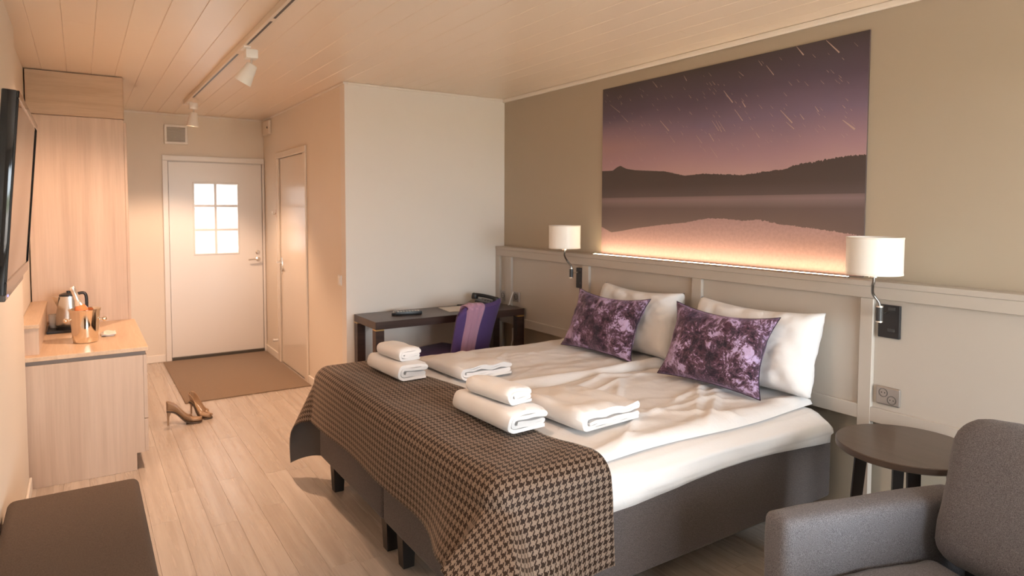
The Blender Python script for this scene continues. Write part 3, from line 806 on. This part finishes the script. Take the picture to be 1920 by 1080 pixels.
for x in (-.19, .19):
    for y, dy in ((-.17, -.05), (.21, .02)):
        mk('leg', prism([(-1, -1), (1, -1), (1, 1), (-1, 1)], lambda p: (x+p[0]*.014, y+dy+p[1]*.014, .001), lambda p: (x+p[0]*.021, y+p[1]*.021, .392)), M['black_wood'], ch, local=True)
# scarf over the chair back
sc_m = mat('mauve_scarf', (.46, .24, .335), .85); pn = noi(sc_m, pos(sc_m, (60, 8, 8), True), 1.5, 3); bump(sc_m, pn, .4, .01); pr(sc_m).inputs['Sheen Weight'].default_value = .4
CM = WM[ch.name]
def scarf_pt(u, v):
    # v: 0 front hem .. 1 rear hem ; u across
    wv = 1+.04*math.sin(v*5)
    a = -.46+(u-.5)*.62*wv*(1 if v > .3 else .9)
    uu = (a+1)/2; fold = .007*math.sin(u*19+v*2)+.004*math.sin(u*41+1)
    if v < .25:
        t = v/.25; q = back_pt(uu, .55+.42*t, 1); return CM @ Vector((q.x, q.y+.010+fold, q.z))
    if v < .38:
        t = (v-.25)/.13; P = back_pt(uu, .97, 1); Q = back_pt(uu, .97, -1); an = math.pi*t
        y = (P.y+Q.y)/2+((P.y-Q.y)/2+.010+fold)*math.cos(an); z = P.z+.004+(.024+fold*.6)*math.sin(an)
        return CM @ Vector((P.x, y, z))
    t = (v-.38)/.62; q = back_pt(uu, max(.0, .97-.80*t), -1); return CM @ Vector((q.x+.003*math.sin(t*7+u*2), q.y-.010+fold-.004*t, q.z-.10*max(0, t-.8)))
b = grid(scarf_pt, 34, 46)
o = mk('scarf', b, sc_m, None, True, 0, at=(2.3, 4.2, .86)); o.modifiers.new('s', 'SOLIDIFY').thickness = .004
tag(o, 'mauve pink scarf hanging over the purple chair back', 'scarf')

ph = thing('telephone', 'black desk telephone on the right end of the desk', 'telephone', (2.79, 4.68, DZ+.0005), R(52))
def wedge(x0, x1, y0, y1, h0, h1, bm=None):
    return prism([(y0, 0), (y1, 0), (y1, h1), (y0, h0)], lambda p: (x0, p[0], p[1]), lambda p: (x1, p[0], p[1]), bm)
b = wedge(-.10, .10, -.085, .085, .022, .058); bmesh.ops.bevel(b, geom=b.edges[:], offset=.006, segments=2, affect='EDGES')
mk('phone_base', b, M['dark_plastic'], ph, True, local=True)
hs = bez([(-.068, -.10, .058), (-.068, -.075, .070), (-.068, 0, .088), (-.068, .075, .098), (-.068, .105, .092)], 5)
b = tube(hs, [.020]*4+[.015]*(len(hs)-8)+[.020]*4, 12)
lathe((-.068, -.088, .040), [(.026, 0), (.028, .012), (.024, .034)], 18, b, cap0=True, cap1=True); lathe((-.068, .088, .066), [(.026, 0), (.028, .012), (.024, .034)], 18, b, cap0=True, cap1=True)
mk('handset', b, M['black_plastic'], ph, True, local=True)
b = bmesh.new()
for i in range(3):
    for j in range(4):
        y = -.055+j*.022; z = .022+(y+.085)/.17*.036; box(-.012+i*.022, .004+i*.022, y-.006, y+.006, z-.001, z+.004, .001, 1, b)
mk('keypad', b, M['dark_plastic'], ph, local=True)
mk('display', prism([(-.01, .0), (.065, .0), (.065, .005), (-.01, .005)], lambda p: (p[0], .045, .051+p[1]), lambda p: (p[0], .075, .057+p[1])), mat('grey_display', (.35, .35, .33), .3), ph, local=True)
nb = thing('notepad', 'white paper sheets lying on the desk beside the chair back', 'paper', (2.52, 4.64, DZ+.0005), R(-6))
mk('sheet', box(-.14, .14, -.12, .12, 0, .003), mat('white_paper', (.84, .80, .74), .7), nb, local=True)
mk('cover', box(-.14, .14, .10, .121, .003, .005), mat('paper_edge', (.7, .65, .6), .7), nb, local=True)
pb = thing('pen', 'black pen lying behind the chair by the telephone', 'pen', (2.63, 4.775, DZ+.001), R(-10))
mk('barrel', tube([(-.06, 0, .006), (.055, 0, .006), (.068, 0, .006)], [.006, .006, .0015], 10), M['black_plastic'], pb, True, local=True)
mk('clip', box(-.06, -.02, -.0015, .0015, .0118, .0135), M['chrome'], pb, local=True)
def remote(name, label, loc, rz, l, w, h, cat='remote'):
    r = thing(name, label, cat, loc, rz, 'black remote controls on the desk')
    b = box(-l/2, l/2, -w/2, w/2, .0005, h, .006); mk('body', b, M['black_plastic'], r, True, local=True)
    b = bmesh.new(); n = int(l/.024)
    for i in range(n):
        for j in range(3):
            box(-l/2+.014+i*.022, -l/2+.026+i*.022, -.016+j*.013-.0035, -.016+j*.013+.0045, h-.001, h+.002, .0008, 1, b)
    mk('button', b, M['steel'], r, local=True)
    return r
remote('remote_control', 'larger black remote control lying on the left half of the desk', (2.055, 4.60, DZ+.0005), R(-12), .20, .058, .026)
remote('remote_control', 'thin black remote control angled left of the larger one', (1.985, 4.685, DZ+.0005), R(62), .17, .045, .018)

# ================================================================== side table and armchair
tb = thing('side_table', 'round dark brown side table between the bed and the armchair', 'table', (2.69, 1.286, 0))
mk('table_top', lathe((2.69, 1.286, 0), [(0, .604), (.248, .604), (.252, .608), (.252, .628), (.249, .631), (0, .631)], 64), M['table_top'], tb, True, 30)
for k in range(4):
    a = R(35+90*k); ca, sa = math.cos(a), math.sin(a)
    b = bmesh.new(); w = .021
    top = Vector((2.69+.155*ca, 1.286+.155*sa, .605)); bot = Vector((2.69+.20*ca, 1.286+.20*sa, .001)); e1 = Vector((-sa, ca, 0)); e2 = Vector((ca, sa, 0))
    A = [b.verts.new(top+e1*w*s+e2*w*t) for s, t in ((-1, -1), (1, -1), (1, 1), (-1, 1))]; B = [b.verts.new(bot+e1*w*.75*s+e2*w*.75*t) for s, t in ((-1, -1), (1, -1), (1, 1), (-1, 1))]
    for i in range(4): b.faces.new((A[i], B[i], B[(i+1) % 4], A[(i+1) % 4]))
    b.faces.new(A); b.faces.new(B)
    mk('leg', b, M['black_wood'], tb)
# armchair: local +y is the way it faces, local x across; left arm (towards the bed) at x<0 when looking out of it
ac_rz = math.atan2(.287, -.957)-math.pi/2
ac = thing('armchair', 'grey melange fabric armchair in the near right corner by the round table', 'armchair', (2.02, .768, 0), ac_rz)
# local axes: +y = facing direction, +x = right of the facing direction (towards the bed)
AW, AD = .405, .39
def soft(x0, x1, y0, y1, z0, z1, bev, n=7, amp=.005, crown=0, seg=4, sd=1.0):
    b = cush(x0, x1, y0, y1, z0, z1, bev, crown, seg, n)
    for v in b.verts:
        q = v.co; k = fb(q.x*5+sd, q.y*5, q.z*5); v.co += Vector((k, fb(q.y*4, q.z*4, sd), k))*amp
    return b
for s in (1, -1):
    mk('arm', soft(min(s*(AW-.115), s*AW), max(s*(AW-.115), s*AW), -AD+.05, AD, .12, .62, .030, amp=.004, sd=s+3), M['sofa'], ac, True, 50, local=True)
    b = bmesh.new()
mk('seat_base', soft(-AW+.11, AW-.11, -AD+.05, AD-.03, .12, .30, .02, amp=.002), M['sofa'], ac, True, 50, local=True)
mk('seat_cushion', soft(-AW+.117, AW-.117, -AD+.22, AD-.012, .295, .445, .045, amp=.004, crown=.015), M['sofa'], ac, True, 50, local=True)
b = soft(-AW+.12, AW-.12, -.085, .085, 0, .465, .085, 8, .008, 0, 5, 5.0)
for v in b.verts:
    a = v.co.x/(AW-.12); v.co.z += .016*(1-a*a)*(v.co.z > .25)
    v.co.y += .018*(1-a*a)*math.sin(min(1, max(0, v.co.z/.465))*math.pi)*(1 if v.co.y > 0 else 0)
b.transform(Matrix.Translation(Vector((0, -AD+.20, .44))) @ Matrix.Rotation(R(13), 4, 'X'))
mk('back_cushion', b, M['sofa'], ac, True, 60, local=True)
b = soft(-AW+.03, AW-.03, -.05, .05, 0, .62, .035, 6, .003)
b.transform(Matrix.Translation(Vector((0, -AD+.055, .13))) @ Matrix.Rotation(R(11), 4, 'X'))
mk('back_frame', b, M['sofa'], ac, True, 50, local=True)
for x in (-AW+.06, AW-.06):
    for y in (-AD+.08, AD-.06):
        mk('leg', prism([(-1, -1), (1, -1), (1, 1), (-1, 1)], lambda p: (x+p[0]*.016, y+p[1]*.016, .001), lambda p: (x+p[0]*.023, y+p[1]*.023, .125)), M['black_wood'], ac, local=True)

# ================================================================== bench, television, left side
bn = thing('bench', 'low brown-grey upholstered bench along the left wall in the foreground', 'bench', (-.04, 2.4, 0))
mk('cushion', cush(-.257, .172, 1.75, 3.075, .33, .452, .028, .004, 5, n=5), M['bench'], bn, True, 60)
mk('base', box(-.245, .155, 1.77, 3.055, .07, .331, .01), M['bench'], bn, True)
for x in (-.22, .13):
    for y in (1.82, 3.0): mk('leg', box(x-.02, x+.02, y-.02, y+.02, .001, .072, .003, 1), M['black_wood'], bn)

tv = thing('television', 'black flat television tilted down on the left wall', 'television', (XL+.004, 2.5, 1.58))
TT = math.atan2(.043, .53)
def tvm(b, y0=2.105, off=(0, 0, 0)):
    b.transform(Matrix.Translation(Vector((-.1445, 0, 1.585))) @ Matrix.Rotation(TT, 4, 'Y')); return b
tw0, tw1, th_ = 2.105, 2.955, .262
b = box(-.034, -.0015, tw0, tw1, -th_, th_, .004)
mk('housing', tvm(b), M['gloss_black'], tv, True, 30)
b = bmesh.new(); bz = .020
for y0, y1, z0, z1 in ((tw0+.001, tw1-.001, th_-bz, th_-.001), (tw0+.001, tw1-.001, -th_+.001, -th_+bz+.014), (tw0+.001, tw0+bz, -th_+bz+.014, th_-bz), (tw1-bz, tw1-.001, -th_+bz+.014, th_-bz)):
    box(-.003, .003, y0, y1, z0, z1, .0015, 1, b)
mk('bezel', tvm(b), M['gloss_black'], tv)
mk('screen', tvm(box(-.0018, -.0005, tw0+bz-.002, tw1-bz+.002, -th_+bz+.012, th_-bz+.002)), M['screen'], tv)
b = bmesh.new()
def bulge(u, v):
    a, q = 2*u-1, 2*v-1; d = .045*(1-abs(a)**4)*(1-abs(q)**4)
    return Vector((-.034-d, 2.53+.36*a, .205*q))
mk('back_cover', tvm(grid(bulge, 20, 16)), M['black_plastic'], tv, True, 0)
mk('speaker_bar', tvm(box(-.030, -.004, tw0+.09, tw1-.10, -th_-.026, -th_-.006, .004)), mat('smoked_bar', (.06, .05, .045), .15), tv)
m = mat('blue_led', (.1, .1, .8), .4); pr(m).inputs['Emission Color'].default_value = (.25, .25, 1, 1); pr(m).inputs['Emission Strength'].default_value = 1.5
mk('indicator_light', tvm(box(-.0042, -.003, tw0+.155, tw0+.163, -th_-.018, -th_-.013)), m, tv)
b = bmesh.new(); box(XL+.0005, XL+.02, 2.33, 2.73, 1.46, 1.72, .003, 1, b); box(XL+.02, XL+.06, 2.42, 2.46, 1.48, 1.70, .003, 1, b); box(XL+.02, XL+.06, 2.60, 2.64, 1.48, 1.70, .003, 1, b)
mk('wall_bracket', b, M['black_plastic'], tv)

# low minibar cabinet
KX0, KX1, KY0, KY1 = -.2985, .305, 4.432, 5.598
kb = thing('cabinet', 'low light oak cabinet with drawers under the worktop in the niche', 'cabinet', (0, 5.0, 0))
b = prism([(KX0, .001), (.243, .001), (.243, .103), (.286, .103), (.286, .684), (KX0, .684)], lambda p: (p[0], KY0, p[1]), lambda p: (p[0], KY0+.019, p[1]))
mk('side_panel', b, M['oak'], kb)
mk('carcass', box(KX0, .284, KY0+.0195, KY1, .104, .684), M['oak'], kb)
mk('plinth', box(KX0, .225, KY0+.0195, KY1, .001, .104), M['oak_dark'], kb)
mk('plinth_foot', box(.205, .243, KY0+.02, KY0+.06, .002, .1035), mat('grey_foot', (.16, .13, .10), .5), kb)
yw = (KY1-KY0)/2
for i in range(2):
    mk('drawer_front', box(.2865, KX1+.002, KY0+.002+i*yw, KY0+yw-.002+i*yw, .106, .300, .0015, 1), M['oak'], kb)
    mk('drawer_front', box(.2865, KX1+.002, KY0+.002+i*yw, KY0+yw-.002+i*yw, .304, .684, .0015, 1), M['oak'], kb)
mk('grip_channel', box(KX0, .300, KY0+.004, KY1, .6845, .7065), mat('brown_grip_channel', (.20, .155, .13), .5), kb)
wt = mk('worktop', box(KX0, .314, KY0-.006, KY1, .707, .731, .0015, 1), M['oak_top'], None, at=(0, 5, .707)); tag(wt, 'light oak worktop on the low cabinet, carrying the wine bucket', 'worktop')
kz = .7315
ub = thing('upstand_box', 'narrow light oak box standing against the wall on the worktop', 'box', (-.235, 5.0, kz))
mk('carcass', box(-.2985, -.210, 4.50, 5.595, kz, .880), M['oak'], ub)
mk('lid', box(-.2985, -.206, 4.492, 5.596, .880, .902, .0015, 1), M['oak_top'], ub)

wd = thing('wardrobe', 'tall light oak wardrobe panel rising behind the worktop', 'wardrobe', (0, 5.9, 0))
mk('side_panel', box(-.292, .276, 5.600, 5.622, .001, 2.185, .001, 1), M['oak'], wd)
mk('carcass', box(-.29, .272, 5.6225, 6.25, .001, 2.18), M['oak'], wd)
mk('door', box(.2765, .294, 5.603, 5.92, .08, 2.165, .0015, 1), M['oak'], wd)
mk('door', box(.2765, .294, 5.924, 6.248, .08, 2.165, .0015, 1), M['oak'], wd)
tbx = thing('top_cabinet', 'light oak box cabinet with horizontal grain between wardrobe and ceiling', 'cabinet', (0, 5.9, 2.19))
mk('front_panel', box(-.292, .276, 5.590, 5.610, 2.188, ZC-.006, .001, 1), M['oak_h'], tbx)
mk('carcass', box(-.29, .272, 5.6105, 6.25, 2.188, ZC-.006), M['oak_h'], tbx)
mk('end_panel', box(.2725, .282, 5.612, 6.25, 2.19, ZC-.006), M['oak_h'], tbx)

# wine bucket, bottle
BX, BY = .008, 4.785
bk = thing('ice_bucket', 'polished champagne-coloured steel ice bucket on the worktop', 'bucket', (BX, BY, kz))
mk('bucket_body', lathe((BX, BY, kz), [(0, 0), (.060, 0), (.066, .004), (.070, .04), (.0745, .11), (.080, .185), (.086, .199), (.0865, .203), (.083, .203), (.077, .186), (.071, .11), (.066, .03), (.0, .012)], 64), M['bucket'], bk, True, 50)
for s in (-1, 1):
    a = R(-8) if s > 0 else R(172); d = Vector((math.cos(a), math.sin(a), 0)); p = Vector((BX, BY, kz+.135))
    b = tube([p+d*.074, p+d*.094], .006, 10)
    bmesh.ops.create_uvsphere(b, u_segments=16, v_segments=10, radius=.014, matrix=Matrix.Translation(p+d*.100))
    mk('knob', b, M['bucket'], bk, True)
bt = thing('wine_bottle', 'rose wine bottle with pale foil neck leaning in the ice bucket', 'bottle', (BX+.012, BY, kz+.03))
bax = Vector((-.30, .02, 1)).normalized(); b0 = Vector((BX+.030, BY+.005, kz+.036))
mk('glass', lathe(b0, [(0, .0), (.033, .002), (.036, .01), (.036, .15), (.033, .178), (.022, .205), (.0155, .225), (.0145, .25)], 32, axis=bax, cap1=True), mat('rose_glass', (.85, .27, .10), .06, 0, Coat_Weight=.5), bt, True)
mk('foil', lathe(b0, [(.0262, .198), (.0220, .207), (.0162, .226), (.0152, .25), (.0148, .292), (.0165, .296), (.0168, .312), (.014, .318), (0, .319)], 32, axis=bax), mat('pale_foil', (.82, .74, .66), .25, .7), bt, True, 60)
# tray, kettle, cup, napkin
ty = 5.33
tr = thing('tray', 'dark serving tray under the kettle at the back of the worktop', 'tray', (-.10, ty, kz))
b = box(-.203, .06, 5.185, 5.50, kz, kz+.006, .002, 1); mk('tray_base', b, M['black_plastic'], tr)
b = bmesh.new()
for x0, x1, y0, y1 in ((-.203, -.196, 5.185, 5.50), (.053, .06, 5.185, 5.50), (-.196, .053, 5.185, 5.192), (-.196, .053, 5.493, 5.50)): box(x0, x1, y0, y1, kz+.005, kz+.018, .002, 1, b)
mk('rim', b, M['black_plastic'], tr)
KXc = -.080; kt = thing('kettle', 'stainless steel electric kettle with black handle on the dark tray', 'kettle', (KXc, ty, kz+.0065))
k0 = kz+.0065
mk('power_base', lathe((KXc, ty, k0), [(0, 0), (.075, 0), (.075, .015), (.068, .02), (0, .02)], 40), M['black_plastic'], kt, True, 40)
mk('kettle_body', lathe((KXc, ty, k0+.0205), [(0, 0), (.074, 0), (.078, .01), (.074, .07), (.062, .14), (.057, .18), (.055, .20), (0, .20)], 48), M['steel'], kt, True, 50)
mk('lid', lathe((KXc, ty, k0+.2208), [(.054, 0), (.052, .012), (.03, .02), (.012, .022), (.012, .034), (0, .036)], 40), M['black_plastic'], kt, True, 50)
b = prism([(-.020, .0), (.020, .0), (0, .0)], lambda p: (KXc-.050, ty+p[0], k0+.13), lambda p: (KXc-.098, ty+p[0]*.4, k0+.222)) if False else bmesh.new()
v = [b.verts.new(p) for p in ((KXc-.058, ty-.026, k0+.215), (KXc-.058, ty+.026, k0+.215), (KXc-.094, ty, k0+.222), (KXc-.062, ty, k0+.145), (KXc-.052, ty-.026, k0+.20), (KXc-.052, ty+.026, k0+.20))]
for f_ in ((0, 2, 1), (0, 3, 2), (1, 2, 3), (0, 1, 3)): b.faces.new([v[i] for i in f_])
bmesh.ops.delete(b, geom=[x for x in b.verts if not x.link_faces], context='VERTS')
mk('spout', b, M['steel'], kt)
pts = bez([(KXc+.048, ty, k0+.232), (KXc+.082, ty, k0+.236), (KXc+.098, ty, k0+.215), (KXc+.100, ty, k0+.15), (KXc+.094, ty, k0+.08), (KXc+.070, ty, k0+.062)], 6)
mk('handle', tube(pts, .010, 10), M['black_plastic'], kt, True)
cp = thing('cup', 'white cup at the back of the worktop beside the kettle', 'cup', (-.165, 5.42, kz+.0065))
mk('cup_body', lathe((-.165, 5.42, kz+.0065), [(0, 0), (.024, 0), (.030, .02), (.034, .09), (.032, .09), (.027, .02), (0, .006)], 28), M['white_plastic'], cp, True, 50)
mk('handle', tube(bez([(-.132, 5.42, kz+.082), (-.108, 5.42, kz+.078), (-.106, 5.42, kz+.045), (-.134, 5.42, kz+.032)], 5), .004, 8), M['white_plastic'], cp, True)
b = bmesh.new()
for k in range(3):
    grid(lambda u, v: Vector((.125+.07*(u-.5)+.006*k, 4.99+.15*(v-.5)-.01*k, kz+.004+.006*k+.003*math.sin(u*6+v*4+k)+.003*fb(u*3, v*3, k))), 10, 14, bm=b)
o = mk('napkin', b, mat('white_napkin', (.85, .78, .72), .8), None, True, 0, at=(.125, 4.99, kz)); o.modifiers.new('s', 'SOLIDIFY').thickness = .003
tag(o, 'white folded napkin beside the ice bucket on the worktop', 'napkin')

# ================================================================== hall: mat, shoes, vent, switch, detector
dm = mk('doormat', box(.655, 1.644, 5.74, 7.405, .0005, .009, .003), M['doormat'], None, True, at=(1.15, 6.57, 0)); tag(dm, 'large brown doormat on the floor before the entrance door', 'doormat')

def shoe_parts(r):
    leather = SHOE; n, k = 26, 18
    Ls = .235
    def zs(t):   # sole height along the shoe, 0 toe .. 1 heel
        return .010+.012*max(0, .10-t)+ .098*(1/(1+math.exp(-(t-.58)*11)))-.098/(1+math.exp(.58*11))
    def wid(t): return (.028+.012*math.sin(min(1, t/.32)*math.pi/2) if t < .32 else .040-.016*math.sin(min(1, (t-.32)/.45)*math.pi/2))*(math.sqrt(max(0.02, min(1, t/.06))))*(math.sqrt(max(.05, min(1, (1.0-t)/.05))))
    def hgt(t): return .030+.010*t if t < .35 else .036+.030*((t-.35)/.65)**1.5
    def smax(t): return math.pi*.98 if t < .27 else math.pi*(.98-.46*min(1, (t-.27)/.09)+.02*(t-.36))
    def up(u, v):
        t = u; s = (2*v-1); sm = smax(t); a = s*sm
        y = wid(t)*math.sin(max(-math.pi/2, min(math.pi/2, a*.9)) if abs(a) < 1.9 else a)*1.0
        h = hgt(t)*(1-math.cos(a))/2*(1.0 if t < .3 else 1.9)
        return Vector((y, Ls*(.5-t)*(1-.10*max(0, t-.5)), zs(t)+min(h, hgt(t)*1.25)))
    mk_ = lambda nm, b, m_: mk(nm, b, m_, r, True, 60, local=True)
    o = mk_('upper', grid(up, n, k), leather); o.modifiers.new('s', 'SOLIDIFY').thickness = .002
    def sole(u, v):
        t = u; s = 2*v-1; return Vector((wid(t)*.98*s, Ls*(.5-t)*(1-.10*max(0, t-.5)), zs(t)-.0025))
    o = mk_('sole', grid(sole, n, 6), SHOE_D); sm = o.modifiers.new('s', 'SOLIDIFY'); sm.thickness = .007; sm.offset = -1
    def ins(u, v):
        t = .1+.88*u; s = 2*v-1; return Vector((wid(t)*.8*s, Ls*(.5-t)*(1-.10*max(0, t-.5)), zs(t)+.004))
    mk_('insole', grid(ins, n, 4), SHOE_I)
    yh = Ls*(-.5+.04)*.95
    mk_('heel', tube([(0, yh+.008, zs(.95)-.003), (0, yh+.002, .06), (0, yh+.0, .0015)], [.017, .0075, .0055], 12), leather)
    # platform under the ball of the foot, down to the floor
    b = grid(lambda u, v: Vector((wid(.02+.42*u)*.9*(2*v-1), Ls*(.5-.02-.42*u), .001)), 10, 6); o = mk_('platform', b, SHOE_D); sm = o.modifiers.new('s', 'SOLIDIFY'); sm.thickness = .010; sm.offset = 1
SHOE = mat('nude_patent_leather', (.42, .27, .16), .22); SHOE_D = mat('dark_sole', (.08, .05, .03), .5); SHOE_I = mat('tan_insole', (.55, .36, .20), .45)
s1 = thing('shoe', 'brown high-heeled shoe standing nearer the cabinet, toe to the right', 'shoe', (.585, 5.22, 0), R(-100), 'pair of high-heeled shoes'); shoe_parts(s1)
copy_tree(s1, None, (.705, 5.335, 0), R(-152), 'brown high-heeled shoe turned towards the bed at the doormat corner')

vt = thing('vent_grille', 'white square ventilation grille above the entrance door', 'vent', (.816, YE, 2.28))
vx0, vx1, vz0, vz1 = .712, .922, 2.186, 2.376
b = bmesh.new(); fwid = .024
for x0, x1, z0, z1 in ((vx0, vx1, vz1-fwid, vz1), (vx0, vx1, vz0, vz0+fwid), (vx0, vx0+fwid, vz0+fwid, vz1-fwid), (vx1-fwid, vx1, vz0+fwid, vz1-fwid)): box(x0, x1, YE-.03, YE-.0005, z0, z1, .003, 1, b)
mk('frame', b, M['white_plastic'], vt)
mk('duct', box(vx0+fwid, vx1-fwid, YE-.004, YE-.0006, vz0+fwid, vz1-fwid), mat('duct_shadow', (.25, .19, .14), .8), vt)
ns = 9; hh = (vz1-vz0-2*fwid)/ns
for i in range(ns):
    z = vz0+fwid+hh*(i+.5)
    mk('slat', prism([(-.024, -.008), (-.008, .006), (-.006, .004), (-.022, -.010)], lambda p: (vx0+fwid, YE+p[0], z+p[1]), lambda p: (vx1-fwid, YE+p[0], z+p[1])), M['white_plastic'], vt)
sw = thing('light_switch', 'white light switch on the corridor wall near the desk corner', 'switch', (XC, 4.98, 1.0))
mk('plate', box(XC-.009, XC-.0004, 4.945, 5.02, .957, 1.037, .003), M['white_plastic'], sw); mk('rocker', box(XC-.014, XC-.008, 4.962, 5.003, .972, 1.022, .003), M['white_plastic'], sw)
hk = thing('coat_hook', 'small coat hook on the corridor wall beside the bathroom door', 'hook', (XC, 6.93, 1.5))
mk('plate', box(XC-.006, XC-.0004, 6.915, 6.945, 1.46, 1.54, .002), mat('copper_hook', (.55, .33, .25), .4), hk); mk('peg', tube(bez([(XC-.005, 6.93, 1.50), (XC-.03, 6.93, 1.485), (XC-.04, 6.93, 1.50), (XC-.042, 6.93, 1.515)], 4), .005, 8), M['steel'], hk, True)
ds = thing('door_stop', 'small white door stop low on the corridor wall', 'door stop', (XC, 6.95, .18))
mk('stem', lathe((XC-.0006, 6.93, .205), [(.014, 0), (.012, .01), (.011, .04)], 16, axis=(-1, 0, 0), cap0=True, cap1=True), M['white_plastic'], ds, True); mk('bumper', lathe((XC-.041, 6.93, .205), [(.015, 0), (.015, .012), (.01, .016)], 16, axis=(-1, 0, 0), cap0=True, cap1=True), M['white_plastic'], ds, True)
md = thing('motion_detector', 'white detector box high in the corner by the entrance door', 'detector', (XC, 7.2, 2.4))
mk('housing', box(XC-.032, XC-.0004, 7.10, 7.36, 2.31, 2.455, .008), M['cream'], md); mk('sensor_eye', lathe((XC-.032, 7.14, 2.38), [(.012, 0), (.010, .006), (.0, .009)], 16, axis=(-1, 0, 0)), M['dark_plastic'], md, True)

# ================================================================== track with spotlights
tk = thing('track_rail', 'white ceiling track rail with black slot running to the entrance', 'track', (.80, 3.2, ZC))
mk('rail_body', box(.778, .818, YB+.8, 6.46, ZC-.034, ZC-.0005, .002, 1), M['cream'], tk)
b = bmesh.new()
for y0, y1 in ((-.5, 2.35), (2.5, 3.32), (3.38, 3.93), (4.2, 6.05)): box(.808, .8186, y0, y1, ZC-.030, ZC-.014, bm=b); box(.792, .804, y0, y1, ZC-.0346, ZC-.033, bm=b)
mk('slot', b, M['black_plastic'], tk)
mk('end_cap', box(.777, .819, 6.46, 6.50, ZC-.036, ZC-.0005, .003, 1), M['white_plastic'], tk)
def spot(y, aim, label, power):
    zb = ZC-.036
    r = thing('track_spotlight', label, 'spotlight', (.815, y, zb), 0, 'track spotlights')
    b = box(.786, .824, y-.055, y+.055, zb-.004, zb+.004, .002, 1); box(.800, .868, y-.032, y+.032, zb-.056, zb-.003, .008, 2, b)
    mk('adapter', b, M['white_plastic'], r, True)
    px_, pz_ = .836, zb-.055
    mk('stem', tube([(px_, y, pz_), (px_, y, pz_-.045)], .006, 10), M['steel'], r, True)
    ax = Vector(aim).normalized(); c = Vector((px_, y, pz_-.04))
    h = mk('spot_head', lathe(c-ax*.012, [(.0, 0), (.022, .0), (.030, .006), (.046, .10), (.049, .118), (.045, .118), (.040, .10), (.0, .085)], 32, axis=ax), M['white_plastic'], r, True, 50)
    e = mat('lamp_glow', (1, .9, .75), .5); pr(e).inputs['Emission Color'].default_value = (1, .72, .42, 1); pr(e).inputs['Emission Strength'].default_value = 12
    mk('lamp_face', lathe(c-ax*.012, [(0, .092), (.036, .096)], 24, axis=ax), e, h)
    l = bpy.data.lights.new('spot', 'SPOT'); l.energy = power; l.color = WARM; l.spot_size = R(118); l.spot_blend = .45; l.shadow_soft_size = .03
    lo = bpy.data.objects.new('spot_lamp', l); COL.objects.link(lo); lo.location = c+ax*.11
    lo.rotation_euler = ax.to_track_quat('-Z', 'Y').to_euler()
    return r
spot(4.02, (-.50, .32, -1), 'white track spotlight aimed at the cabinet, middle of the ceiling track', SPOT_POWER*.95)
spot(6.33, (-.10, .10, -1), 'white track spotlight at the entrance end of the ceiling track', SPOT_POWER*.68)
spot(1.95, (.12, .0, -1), 'white track spotlight nearest the window, above the foot of the beds', SPOT_POWER*.3)
